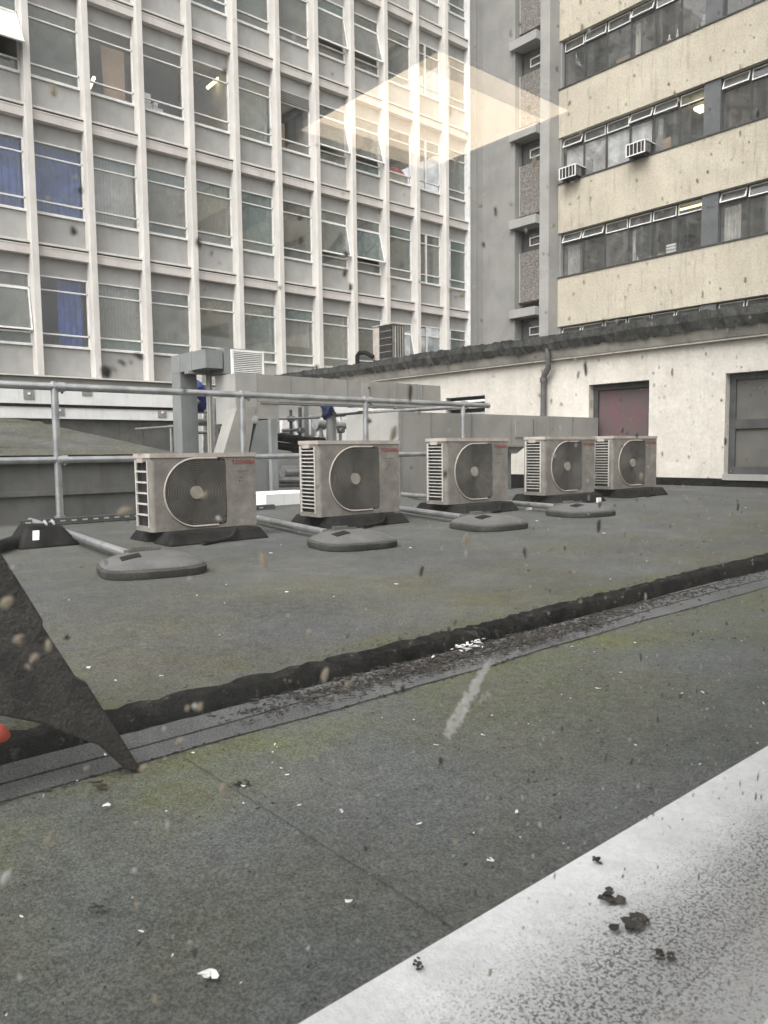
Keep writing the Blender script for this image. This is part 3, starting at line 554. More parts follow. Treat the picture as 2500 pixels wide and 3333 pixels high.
MB().box((UW + 0.75, VA0, SO + 0.05), (UF - 0.05, VA1, SO + 0.30)).build('roof', M_MOSSEDGE, annexe)
for nm, zz_, hh_ in (('roof_upstand', SO + 0.30, 0.55),):
    MB().box((UW + 5.0, VA0, zz_), (UW + 5.3, 12.2, zz_ + hh_)).build(nm, M_MOSSEDGE, annexe)
# boarded openings
def boarded(y0, y1, z0, z1, mt, mid=None):
    fr = MB(); u0, u1 = UW + 0.13, UW + 0.22; t_ = 0.09
    fr.box((u0, y0 + 0.002, z0 + 0.002), (u1, y0 + t_, z1 - 0.002)).box((u0, y1 - t_, z0 + 0.002), (u1, y1 - 0.002, z1 - 0.002)).box((u0, y0 + t_, z1 - t_), (u1, y1 - t_, z1 - 0.002)).box((u0, y0 + t_, z0 + 0.002), (u1, y1 - t_, z0 + t_ + 0.05))
    if mid: fr.box((u0, y0 + t_, mid), (u1, y1 - t_, mid + 0.13))
    fo = fr.build('boarded_frame', M_DFRAME, annexe)
    if mid:
        MB().box((u0 + 0.04, y0 + t_, z0 + t_ + 0.05), (u0 + 0.06, y1 - t_, mid)).build('board', mt, fo)
        MB().box((u0 + 0.035, y0 + t_, mid + 0.13), (u0 + 0.055, y1 - t_, z1 - t_)).build('board', mt, fo)
    else: MB().box((u0 + 0.04, y0 + t_, z0 + t_ + 0.05), (u0 + 0.06, y1 - t_, z1 - t_)).build('board', mt, fo)
    MB().box((UW - 0.05, y0 - 0.02, z0 - 0.05), (UW + 0.129, y1 + 0.02, z0 - 0.003) if z0 > zb + 0.1 else (UW + 0.129, y1 - 0.003, z0 + 0.03)).build('sill', M_GREYWALL, fo)
boarded(op[1][0], op[1][1], op[1][2], op[1][3], M_MAROON)
boarded(op[0][0], op[0][1], op[0][2], op[0][3], M_BOARD, 0.88)
y0, y1, z0, z1 = op[2]
wl = MB().box((UW + 0.16, y0 + 0.002, z0 + 0.002), (UW + 0.22, y1 - 0.002, z1 - 0.002)).build('window', M_DFRAME, annexe)
for j in range(3): MB().box((UW + 0.04, y0 + 0.01, z0 + 0.06 + j * 0.12), (UW + 0.14, y1 - 0.01, z0 + 0.10 + j * 0.12)).build('louvre_blade', M_GREYFRAME if j < 2 else M_WFRAME, wl)
# downpipe with swan neck
dp = P(1180, 840, 0, UW).y
t = thing('downpipe', 'grey downpipe with swan neck on the white annexe wall', 'pipe', (UW - 0.06, dp, 0.6))
MB().tube([(UW - 0.2, dp - 0.18, SO + 0.2), (UW - 0.18, dp - 0.17, SO - 0.02), (UW - 0.14, dp - 0.15, SO - 0.12), (UW - 0.09, dp - 0.02, SO - 0.24), (UW - 0.08, dp, SO - 0.30), (UW - 0.08, dp, 0.35)], 0.05, 10).build('pipe', M_DUCTDK, t, smooth=True)
for zz_ in (SO - 0.35, SO - 1.0): MB().tube([(UW - 0.08, dp, zz_), (UW - 0.08, dp, zz_ + 0.08)], 0.062, 10).build('collar', M_DUCTDK, t, smooth=True)
MB().box((UW - 0.1, dp - 0.1, SO - 1.0), (UW + 0.0, dp + 0.1, SO - 0.97)).build('bracket', M_DUCTDK, t)
# rooftop unit seen from the back
ru = UW + 0.35; rp = P(806, 700, 0, ru); rq = P(848, 697, 0, ru); zr0 = SO + 0.42; zr1 = rq.z
t = thing('rooftop_air_conditioner', 'rooftop air conditioner seen from behind with dark coil on the annexe', 'air conditioner', (ru + 0.2, (rp.y + rq.y) / 2, zr0))
MB().box((ru + 0.02, rq.y + 0.012, zr0), (ru + 0.36, rp.y, zr1 - 0.03)).build('cabinet', M_ACBODY, t)
MB().box((ru - 0.005, rq.y + 0.03, zr0 + 0.04), (ru + 0.018, rp.y - 0.22, zr1 - 0.06)).build('coil', M_ACDARK, t)
for j in range(5): MB().box((ru - 0.014, rq.y + 0.03, zr0 + 0.1 + j * 0.15), (ru - 0.007, rp.y - 0.22, zr0 + 0.11 + j * 0.15)).build('coil_wire', M_GREYFRAME, t)
MB().box((ru - 0.012, rp.y - 0.215, zr0 + 0.002), (ru + 0.018, rp.y, zr1 - 0.032)).build('end_panel', M_ACLID, t)
MB().box((ru - 0.03, rq.y - 0.01, zr1 - 0.028), (ru + 0.38, rp.y + 0.01, zr1)).build('lid', M_ACLID, t, bevel=0.008)
for j in range(7): MB().box((ru + 0.08 + j * 0.035, rq.y - 0.004, zr0 + 0.05), (ru + 0.092 + j * 0.035, rq.y + 0.01, zr1 - 0.06)).build('grille_bar', M_DFRAME if j % 2 else M_ACSLAT, t)
for yy in (rq.y + 0.08, rp.y - 0.2): MB().box((ru - 0.03, yy, zr0 - 0.12), (ru + 0.4, yy + 0.12, zr0 - 0.002)).build('foot', M_RUBBER, t)
g0 = P(772, 790, 0, UW + 0.2)
tag(MB().tube([(UW + 0.2, g0.y, SO + 0.25), (UW + 0.2, g0.y, SO + 0.66), (UW + 0.2, g0.y - 0.08, SO + 0.72), (UW + 0.2, rp.y + 0.1, SO + 0.70), (UW + 0.3, rp.y - 0.05, SO + 0.6)], 0.05, 8).build('lagged_pipe', M_RUBBER, smooth=True), 'black lagged pipe bending up to the rooftop unit', 'pipe')

# ================================================================== DUCTS AND PLANT IN THE WELL
DV = 10.0
t = thing('supply_duct', 'long grey sheet metal duct crossing the well below the office windows', 'duct', (8, DV + 0.3, -6))
x0, x1 = P(555, 815, 1, DV).x, P(952, 850, 1, DV).x; zt0, zb0 = 1.76, 1.38
xs_ = [x0, x0 + 1.2, x0 + 2.2, x0 + 2.75, x0 + 3.25, x1]
for j in range(len(xs_) - 1): MB().box((xs_[j] + 0.003, DV, zb0), (xs_[j + 1] - 0.003, DV + 0.6, zt0 + 0.02)).build('duct_section', M_DUCT, t)
for j in range(1, len(xs_) - 1): MB().box((xs_[j] - 0.012, DV - 0.008, zb0 - 0.01), (xs_[j] + 0.012, DV + 0.61, zt0 + 0.03)).build('flange', M_DUCT3 if j == 4 else M_DUCT, t)
for xx in (x0 + 0.6, x0 + 1.7, x1 - 0.45): MB().box((xx - 0.01, DV - 0.006, zb0 + 0.002), (xx + 0.01, DV - 0.001, zt0 + 0.018)).build('seam', M_DUCT3, t)
MB().box((x0 + 0.05, DV - 0.014, zb0 - 0.03), (x1, DV + 0.02, zb0 - 0.011)).build('corner_angle', M_DUCT3, t)
MB().box((x0 + 2.75, DV - 0.03, -6), (x0 + 2.81, DV + 0.03, zb0 - 0.031)).build('support_leg', M_DUCT3, t)
ah = MB().box((x0 + 2.0, DV - 0.02, 1.46), (x0 + 2.4 - 0.25, DV - 0.002, 1.74)).build('access_hatch', M_DUCT2, t)
MB().box((x0 + 2.12, DV - 0.035, 1.66), (x0 + 2.16, DV - 0.021, 1.68)).build('handle', M_DFRAME, ah)
# drop leg and slanted boot at its left end
xl = P(508, 815, 1, DV).x
MB().box((xl, DV + 0.0, zb0 - 0.33), (x0 - 0.004, DV + 0.6, zt0 + 0.015)).build('elbow', M_DUCT2, t)
MB().box((x0 - 0.002, DV + 0.001, 1.12), (P(602, 890, 1, DV).x, DV + 0.6, zb0 - 0.004)).build('drop_box', M_DUCT, t)
pa, pb, pc, pd = P(556, 910, 1, DV), P(604, 910, 1, DV), P(575, 995, 1, DV), P(535, 995, 1, DV)
MB().extr([pd, pc, pb, pa], (0, 0.45, 0)).build('slanted_boot', M_DUCT3, t)
MB().box((pd.x, DV, -1.5), (pc.x, DV + 0.45, pd.z - 0.003)).build('slanted_boot', M_DUCT3, t)
pe, pf_, pg, ph_ = P(512, 880, 1, DV - 0.02), P(553, 878, 1, DV - 0.02), P(534, 995, 1, DV - 0.02), P(478, 995, 1, DV - 0.02)
MB().extr([ph_, pg, pf_, pe], (0, 0.3, 0)).build('pale_boot', M_DUCT, t)
MB().box((ph_.x, DV - 0.02, -6), (pg.x - 0.003, DV + 0.28, ph_.z - 0.003)).build('pale_boot', M_DUCT, t)
# louvred box above
lu0, lu1 = P(500, 755, 1, DV + 0.25).x, P(569, 755, 1, DV + 0.25).x; lz0, lz1 = zt0 + 0.03, P(535, 757, 1, DV + 0.25).z
t = thing('louvre_box', 'white louvred vent box on top of the grey ducts', 'vent', ((lu0 + lu1) / 2, DV + 0.4, lz0))
MB().box((lu0 - 0.1, DV + 0.29, lz0), (lu1, DV + 0.8, lz1 + 0.02)).build('box', M_DUCT3, t)
f = MB(); f.box((lu0, DV + 0.24, lz0), (lu0 + 0.03, DV + 0.285, lz1)).box((lu1 - 0.03, DV + 0.24, lz0), (lu1, DV + 0.285, lz1)).box((lu0 + 0.03, DV + 0.24, lz1 - 0.03), (lu1 - 0.03, DV + 0.285, lz1)); f.build('frame', M_WFRAME, t)
MB().box((lu0 + 0.03, DV + 0.275, lz0), (lu1 - 0.03, DV + 0.288, lz1 - 0.03)).build('backing', M_ACDARK, t)
nb = 12; hgt = (lz1 - 0.03 - lz0)
for j in range(nb):
    z = lz0 + 0.006 + hgt * j / nb
    MB().extr([(lu0 + 0.03, DV + 0.24, z), (lu0 + 0.03, DV + 0.27, z + hgt / nb * 0.75), (lu0 + 0.03, DV + 0.272, z + hgt / nb * 0.75 - 0.006), (lu0 + 0.03, DV + 0.243, z - 0.005)], (lu1 - lu0 - 0.06, 0, 0)).build('louvre_blade', M_WFRAME, t)
# duct running back from the louvred box towards the office and down
t = thing('branch_duct', 'blue grey duct on posts running back beside the louvred box', 'duct', (lu0 - 0.4, 13, -6))
DU = lu0 - 0.12
ed = P(370, 790, 0, DU - 0.28).y
ztop, zbot = lz1 - 0.02, lz1 - 0.29
ysec = [DV + 0.3 + (ed - DV - 0.3) * f_ for f_ in (0, 0.4, 0.75, 1)]
for j in range(3): MB().box((DU - 0.28, ysec[j] + 0.004, zbot), (DU - 0.002, ysec[j + 1] - 0.004, ztop)).build('duct_section', M_DUCT3, t)
for j in range(1, 3): MB().box((DU - 0.29, ysec[j] - 0.012, zbot - 0.01), (DU + 0.006, ysec[j] + 0.012, ztop + 0.01)).build('flange', M_DUCT, t)
MB().box((DU - 0.28, ed - 0.30, -6), (DU - 0.003, ed - 0.004, zbot - 0.004)).build('drop_leg', M_DUCT3, t)
for yy in (DV + 0.75, ed - 0.62):
    MB().box((DU + 0.01, yy, -6), (DU + 0.05, yy + 0.05, ztop - 0.08)).build('post', M_DUCT, t); MB().box((DU - 0.34, yy, zbot - 0.05), (DU + 0.008, yy + 0.05, zbot - 0.014)).build('post', M_DUCT, t)
# lower big duct right behind the railing
LV = 7.34
t = thing('low_duct', 'big dull grey duct box standing behind the railing', 'duct', (8.5, LV + 0.3, -6))
a0 = P(863, 900, 1, LV).x; a1_ = P(1292, 930, 1, LV).x; top = P(863, 889, 1, LV).z; am = P(1020, 900, 1, LV).x
MB().box((a0, LV, -6), (am, LV + 1.1, top)).build('duct_section', M_DUCT, t)
MB().box((a0 - 0.012, LV + 0.012, -6), (a0 - 0.002, LV + 1.09, top - 0.005)).build('side_sheet', M_DUCT2, t)
MB().box((a0 - 0.02, LV - 0.012, 0.02), (a0 + 0.025, LV - 0.002, top - 0.004)).build('edge_strip', M_ZINC, t)
lowb = P(1140, 962, 1, LV).z
xs_ = [am, P(1105, 920, 1, LV).x, P(1160, 920, 1, LV).x, P(1235, 920, 1, LV).x, a1_]
for j in range(4): MB().box((xs_[j] + 0.003, LV, lowb), (xs_[j + 1] - 0.003, LV + 0.7, top + 0.003)).build('duct_section', M_DUCT, t)
for xx in (a0 + 0.55, am - 0.02, xs_[2] + 0.3, xs_[3] + 0.02): MB().box((xx - 0.012, LV - 0.008, (0.03 if xx < am - 0.1 else lowb)), (xx + 0.012, LV - 0.001, top + 0.002)).build('seam', M_DUCT3, t)
MB().box((am, LV - 0.01, lowb - 0.02), (a1_, LV + 0.02, lowb - 0.002)).build('corner_angle', M_DUCT3, t)
hx0, hx1 = P(1112, 920, 1, LV).x, P(1150, 920, 1, LV).x
MB().box((hx0, LV - 0.016, lowb + 0.12), (hx1, LV - 0.002, top - 0.06)).build('access_hatch', M_DUCT, t)
MB().box((hx1 + 0.003, LV - 0.012, lowb + 0.1), (hx1 + 0.018, LV - 0.001, top - 0.05)).build('hatch_edge', M_DFRAME, t)
sx = P(1122, 1000, 1, LV).x
MB().extr([(sx - 0.28, LV + 0.1, lowb - 0.004), (sx + 0.28, LV + 0.1, lowb - 0.004), (sx + 0.06, LV + 0.1, lowb - 0.12), (sx - 0.06, LV + 0.1, lowb - 0.12)], (0, 0.4, 0)).build('stand_head', M_DUCT2, t)
MB().box((sx - 0.05, LV + 0.2, -1), (sx + 0.05, LV + 0.3, lowb - 0.122)).build('stand_post', M_DUCT3, t)
# plant room wall and well furniture behind
plant = thing('plant_block', 'pale plant room block with pipework behind the railing', 'building', (7.5, 13, -6))
pl0 = P(438, 900, 1, 12.2).x; pl1 = P(700, 900, 1, 12.2).x
MB().box((pl0, 12.2, -6), (pl1, 12.8, P(520, 838, 1, 12.2).z)).build('wall', M_DUCT2, plant)
MB().box((pl1 + 0.004, 13.2, -6), (10.6, 13.5, 1.62)).build('wall', M_BASEWALL, plant)
for (xa, ya, xb, yb, mt) in ((690, 905, 740, 945, M_WFRAME), (640, 900, 672, 940, M_BASEWALL), (610, 905, 630, 935, M_WFRAME), (705, 960, 730, 1000, M_WFRAME)):
    p, q_ = P(xa, yb, 1, 12.1), P(xb, ya, 1, 12.1)
    o_ = MB().box((p.x, 12.1, p.z), (q_.x, 12.196 if q_.x < pl1 else 13.19, q_.z)).build('switch_box', mt, plant, bevel=0.01)
tag(MB().box((P(575, 1080, 1, 8.2).x, 8.2, -6), (P(700, 1080, 1, 8.2).x, 8.9, P(620, 1066, 1, 8.2).z)).build('white_plinth', M_BASEWALL), 'low white plinth in the well just beyond the roof kerb', 'plinth')
def conduit(v, r_, mt, *px_): MB().tube([P(x, y, 1, v) for x, y in px_], r_, 8).build('conduit', mt, plant, smooth=True)
for (v, r_, mt, px_) in ((12.0, 0.03, M_LAG, ((440, 1000), (440, 868))), (12.0, 0.022, M_DFRAME, ((452, 880), (520, 878))), (11.95, 0.02, M_ZINC, ((470, 990), (470, 905), (508, 903))), (12.0, 0.018, M_DFRAME, ((515, 985), (515, 890))),
        (11.9, 0.03, M_ZINC, ((400, 890), (455, 889))), (11.9, 0.03, M_LAG, ((405, 935), (470, 933))), (11.8, 0.02, M_DFRAME, ((478, 930), (525, 928))), (11.3, 0.03, M_ZINC, ((610, 930), (650, 928))), (11.3, 0.025, M_DFRAME, ((628, 960), (628, 885))),
        (11.2, 0.03, M_DFRAME, ((648, 985), (648, 880))), (11.1, 0.025, M_ZINC, ((600, 985), (700, 983))), (11.1, 0.04, M_DUCT3, ((600, 1048), (700, 1046))), (11.2, 0.03, M_LAG, ((735, 985), (735, 895))), (11.2, 0.022, M_DFRAME, ((752, 985), (752, 900))), (11.0, 0.02, M_ZINC, ((602, 905), (690, 902)))):
    conduit(v, r_, mt, *px_)
for (x, y, v) in ((470, 933, 11.85), (452, 880, 11.95), (628, 905, 11.25), (648, 930, 11.15), (735, 930, 11.1), (505, 903, 11.9)):
    p = P(x, y, 1, v); MB().box((p.x - 0.05, v - 0.03, p.z - 0.045), (p.x + 0.05, v + 0.04, p.z + 0.045)).build('valve', M_DFRAME, plant, bevel=0.01); MB().tube([(p.x, v - 0.08, p.z), (p.x, v - 0.031, p.z)], 0.05, 10).build('valve_wheel', M_DUCT3, plant)
def pipe(name, pts, r_, mt, label, cat='pipe', joints=True):
    t = thing(name, label, cat, pts[0]); MB().tube(pts, r_, 10).build('pipe', mt, t, smooth=True)
    if joints:
        for p in pts[1:-1]:
            p = Vector(p); MB().tube([p - Vector((r_ * 1.1, 0, 0)), p + Vector((r_ * 1.1, 0, 0))], r_ * 1.25, 10).build('joint', mt, t, smooth=True)
    return t
def PP(v, *px_): return [P(x, y, 1, v) for x, y in px_]
pipe('foil_pipe', PP(11.6, (392, 1000), (392, 868), (470, 866), (505, 858), (512, 846)), 0.075, M_LAG, 'foil wrapped pipe loop left of the drop duct')
pipe('foil_pipe', PP(11.7, (388, 912), (462, 912), (500, 912)), 0.06, M_LAG, 'short foil wrapped pipe below the blue bag')
pipe('foil_pipe', PP(11.5, (463, 1000), (463, 860)), 0.07, M_LAG, 'upright foil wrapped pipe below the blue bag', joints=False)
pipe('foil_pipe', PP(11.0, (610, 1019), (700, 1017)), 0.10, M_LAG, 'fat foil pipe lying between the first two units', joints=False)
pipe('grey_pipe', PP(10.6, (600, 1038), (720, 1036)), 0.06, M_ZINC, 'dull grey pipe under the fat foil pipe', joints=False)
pipe('black_pipe', PP(10.9, (585, 942), (640, 950), (700, 953)), 0.065, M_RUBBER, 'upper black pipe left of the second unit')
pipe('black_pipe', PP(10.9, (580, 960), (640, 968), (700, 968)), 0.065, M_RUBBER, 'lower black pipe left of the second unit')
pipe('foil_pipe', PP(11.2, (690, 945), (690, 915), (765, 918), (765, 960)), 0.09, M_LAG, 'foil wrapped pipe arch above the second unit')
pipe('grey_pipe', PP(10.8, (716, 985), (716, 890)), 0.09, M_ZINC, 'stout grey pipe rising behind the second unit', joints=False)
for (x, v, y0_, y1_, lb) in ((595, 9.2, 1030, 905, 'dark steel upright between the first two units'), (663, 11.4, 960, 872, 'grey steel upright left of the stout pipe')):
    p, q_ = P(x, y0_, 1, v), P(x, y1_, 1, v); tag(MB().box((p.x - 0.05, v, -6), (p.x + 0.05, v + 0.08, q_.z)).build('steel_upright', M_DUCT3), lb, 'post')
pipe('thin_conduit', PP(12.05, (485, 945), (485, 885), (540, 880)), 0.014, M_DFRAME, 'thin black conduit loop on the pale plant wall')
pipe('thin_conduit', PP(12.05, (497, 1000), (497, 945), (522, 945)), 0.014, M_DFRAME, 'thin black conduit low on the pale plant wall')
for (x, y, lb) in ((512, 905, 'upper small dark valve box on the pale plant wall'), (522, 938, 'lower small dark valve box on the pale plant wall')):
    p = P(x, y, 1, 12.1); tag(MB().box((p.x - 0.08, 12.0, p.z - 0.05), (p.x + 0.08, 12.197, p.z + 0.05)).build('valve_box', M_DFRAME, bevel=0.01), lb, 'valve')
def crumple(c, sx_, sz_, seed, v):
    rnd = random.Random(seed); bmx = bmesh.new(); bmesh.ops.create_icosphere(bmx, subdivisions=2, radius=1)
    for vt in bmx.verts:
        k = rnd.uniform(0.45, 1.2); vt.co = Vector((vt.co.x * sx_ * k, vt.co.y * 0.14 * k, vt.co.z * sz_ * k))
    me = bpy.data.meshes.new('bag'); bmx.to_mesh(me); bmx.free(); me.materials.append(M_BLUEBAG); return inst(me, 'plastic_bag', c)
tag(crumple(P(437, 856, 1, 11.6), 0.15, 0.28, 3, 11.6), 'crumpled blue plastic bag tied on the pipes by the louvred box', 'bag')
tag(crumple(P(708, 888, 1, 10.8), 0.12, 0.16, 5, 10.8), 'small blue plastic wrap on the stout grey pipe', 'bag')

# ================================================================== LOW BUILDING WITH FELT ROOF, LEFT
PV = 10.3
lb_ = thing('felt_roofed_outhouse', 'dark outhouse with sloping mossy felt roof beyond the railing', 'building', (2, PV + 2, -6))
wx = P(392, 985, 1, PV).x
MB().box((-6, PV, -6), (wx, PV + 0.3, 0.50)).build('wall', M_DARKWALL, lb_)
MB().box((-6, PV - 0.05, 0.10), (wx + 0.01, PV - 0.003, 0.16)).build('string_course', M_DARKWALL, lb_)
MB().box((-6, PV - 0.09, 0.503), (wx + 0.03, PV + 0.35, 0.61)).build('coping', M_BITUMEN, lb_)
rl = P(55, 907, 1, 13.5); rr = P(392, 968, 1, 13.0)
e = [(-6, PV + 0.05, 0.613), (wx, PV + 0.05, 0.613), (wx + 0.5, 13.0, 0.66), (rl.x, 13.5, rl.z), (-6, 13.5, rl.z - 0.05)]
q = MB(); q.prism([(x, y, 0.612 if i < 2 else 0.55) for i, (x, y, z) in enumerate(e)], [(x, y, z + 0.004) for x, y, z in e]); q.build('roof', M_OLDFELT, lb_)
q = MB(); path_ = [Vector((-6, 13.5, rl.z - 0.05)), Vector((rl.x, 13.5, rl.z)), Vector((wx + 0.5, 13.0, 0.67))]; cs_ = []
for a_, b_ in zip(path_[:-1], path_[1:]):
    for j in range(30): cs_.append(a_.lerp(b_, j / 30))
cs_.append(path_[-1]); nn = len(cs_) - 1
for c_ in cs_:
    dz = 0.022 * random.uniform(-1, 1); dy0 = random.uniform(-0.05, 0.05)
    for (dx, dy, dzz) in ((0, -0.42 + dy0, -0.10), (0, -0.22 + dy0, 0.0 + dz), (0, 0, 0.02 + dz), (0, 0.2, -0.05), (0.0, 0.1, -0.3)): q.v.append((c_.x + dx, c_.y + dy, c_.z + dzz))
for j in range(nn):
    for k in range(5):
        a_ = j * 5 + k; b_ = j * 5 + (k + 1) % 5; q.f.append((a_, b_, b_ + 5, a_ + 5))
q.f.append((0, 1, 2, 3, 4)); q.f.append(tuple(reversed(range(nn * 5, nn * 5 + 5)))); q.build('verge', M_OLDFELT, lb_)
MB().extr([(rl.x, 13.55, -6), (wx + 0.5, 13.05, -6), (wx + 0.5, 13.05, 0.5), (rl.x, 13.55, rl.z - 0.15)], (0, 0.2, 0)).build('back_wall', M_DARKWALL, lb_)
for f_ in (0.3, 0.62): MB().extr([(-1 + 0, PV + 0.1 + 2.4 * f_, 0.63 + (rl.z - 0.61) * f_ * 0.82), (3.5, PV + 0.1 + 1.9 * f_, 0.63 + 0.22 * f_), (3.5, PV + 0.14 + 1.9 * f_, 0.635 + 0.22 * f_), (-1, PV + 0.14 + 2.4 * f_, 0.64 + (rl.z - 0.61) * f_ * 0.82)], (0, 0, 0.02)).build('felt_lap', M_BITUMEN, lb_)

# ================================================================== RAILINGS
RV = 7.14
rail = thing('roof_railing', 'galvanised tube guard rail running behind the air conditioners', 'railing', (4, RV, 0.0))
zT, zM = 1.225, 0.575; rx0, rx1 = -3.5, P(1052, 878, 1, RV).x
MB().tube([(rx0, RV, zT), (rx1, RV, zT)], 0.033, 14).build('top_rail', M_RAIL, rail, smooth=True)
MB().tube([(rx0, RV, zM), (rx1, RV, zM)], 0.031, 14).build('mid_rail', M_RAIL, rail, smooth=True)
posts = [P(120, 900, 1, RV).x, P(524, 900, 1, RV).x, P(790, 900, 1, RV).x, P(1000, 900, 1, RV).x]
posts = [posts[0] - 3.8, posts[0] - 1.9] + posts
for x in posts:
    po = MB().tube([(x, RV, 0.02), (x, RV, zT + 0.045)], 0.032, 14).build('post', M_RAIL, rail, smooth=True)
    for zz_ in (zT, zM):
        MB().tube([(x - 0.005, RV, zz_), (x + 0.085, RV, zz_)], 0.044, 12).build('clamp', M_ZINC, po, smooth=True)
        MB().tube([(x + 0.05, RV - 0.02, zz_ - 0.03), (x + 0.05, RV - 0.05, zz_ - 0.055)], 0.012, 6).build('grub_screw', M_DFRAME, po)
    MB().tube([(x, RV, 0.012), (x, RV, 0.075)], 0.045, 12).build('base_socket', M_ZINC, po, smooth=True)
    MB().box((x - 0.09, RV - 0.09, 0.0), (x + 0.09, RV + 0.09, 0.013)).build('base_plate', M_ZINC, po)
for x in (P(655, 850, 1, RV).x,):
    MB().tube([(x - 0.05, RV, zT), (x + 0.07, RV, zT)], 0.037, 12).build('sleeve', M_ZINC, rail, smooth=True)
MB().tube([(rx1, RV, zT), (rx1 + 0.03, RV, zT)], 0.038, 12).build('end_cap', M_ZINC, rail, smooth=True)
ru2 = 8.2
rail2 = thing('return_railing', 'thinner galvanised rail running back across the well', 'railing', (ru2, 13, 0))
MB().tube([(ru2, 7.75, 1.25), (ru2, 19.5, 1.25)], 0.032, 10).build('top_rail', M_RAIL, rail2, smooth=True)
for x in (617, 487, 368, 780): 
    d_ = ray(x, 900); v = ru2 / d_.x * d_.y
    MB().tube([(ru2, v, -6), (ru2, v, 1.29)], 0.028, 10).build('post', M_RAIL, rail2, smooth=True); MB().tube([(ru2, v - 0.07, 1.25), (ru2, v + 0.07, 1.25)], 0.046, 10).build('clamp', M_ZINC, rail2, smooth=True)
# counterweights and their tubes
wnames = ['counterweight nearest the camera, left of all', 'second counterweight, in front of the gap after the first unit', 'third counterweight, in front of the middle unit', 'farthest small counterweight near the white wall']
wpos = [((205, 1240), (320, 1260), (445, 1235), (150, 1158), (245, 1196)), ((665, 1180), (760, 1197), (858, 1180), (572, 1132), (670, 1160)), ((975, 1142), (1055, 1153), (1140, 1140), (865, 1108), (980, 1131)), ((1183, 1112), (1258, 1123), (1332, 1115), (1102, 1094), (1190, 1104))]
def oct_(w_, d_, c_, z): return [(-w_ + c_, -d_, z), (w_ - c_ * 1.5, -d_, z), (w_, -d_ + c_ * 1.3, z), (w_, d_ - c_, z), (w_ - c_, d_, z), (-w_ + c_, d_, z), (-w_, d_ - c_, z), (-w_, -d_ + c_, z)]
NW = 40
def sup(k):
    a = 2 * math.pi * k / NW; c_, s_ = math.cos(a), math.sin(a); m_ = (abs(c_) ** 3.4 + abs(s_) ** 3.4) ** (-1 / 3.4); return c_ * m_ * 0.245, s_ * m_ * 0.235
def dome(rho): return 0.047 + 0.055 * (1 - rho ** 2.6)
q = MB(); rings = [(0.965, 0.02), (0.965, 0.047)] + [(f_, dome(f_)) for f_ in (0.93, 0.85, 0.72, 0.56, 0.38, 0.2)]
for f_, z in rings: q.v += [(sup(k)[0] * f_, sup(k)[1] * f_, z) for k in range(NW)]
for j in range(len(rings) - 1):
    for k in range(NW): q.f.append((j * NW + k, j * NW + (k + 1) % NW, (j + 1) * NW + (k + 1) % NW, (j + 1) * NW + k))
q.f.append(tuple(reversed(range(NW)))); q.f.append(tuple(range((len(rings) - 1) * NW, len(rings) * NW)))
me_w = q.mesh('body', M_WEIGHT, True)
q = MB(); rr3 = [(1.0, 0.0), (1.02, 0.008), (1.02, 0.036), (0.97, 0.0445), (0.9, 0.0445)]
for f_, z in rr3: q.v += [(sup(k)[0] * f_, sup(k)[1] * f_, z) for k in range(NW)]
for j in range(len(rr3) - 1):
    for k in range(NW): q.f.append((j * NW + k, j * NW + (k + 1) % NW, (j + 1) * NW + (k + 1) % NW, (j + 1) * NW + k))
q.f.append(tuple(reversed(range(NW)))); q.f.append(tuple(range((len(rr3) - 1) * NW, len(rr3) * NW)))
me_rim = q.mesh('rim', mat('weight_rim_shade', (0.04, 0.04, 0.036), (0.065, 0.064, 0.055), 8, 0.9, grain=0.4, gscale=120, spec=0.1), True)  # rim darker than the body: shade of the undercut lip put into its colour
def dz_(x, y): return dome(min(1, ((abs(x) / 0.245) ** 3.4 + (abs(y) / 0.235) ** 3.4) ** (1 / 3.4)))
sq = [(-0.155, -0.125), (-0.065, -0.115), (-0.065, -0.03), (-0.155, -0.04)]
me_hole_shade = MB().prism([(x, y, 0.05) for x, y in sq], [(x, y, dz_(x, y) + 0.004) for x, y in sq]).mesh('grip_slot_shade', M_RUBBER)  # no real hole: its shaded inside painted as a dark, slightly raised block
rq_ = [(-0.10, 0.03), (0.05, 0.03), (0.05, 0.215), (-0.10, 0.215)]; me_rib = MB().prism([(x, y, 0.05) for x, y in rq_], [(x, y, dz_(x, y) * 0.6 + 0.055) for x, y in rq_]).mesh('socket_block', M_WEIGHT)
me_let = MB()
for j in range(7): me_let.box((-0.075 + 0.015 * j, 0.10, 0.105), (-0.066 + 0.015 * j, 0.125, 0.115))
me_let = me_let.mesh('raised_marks', M_WEIGHT)
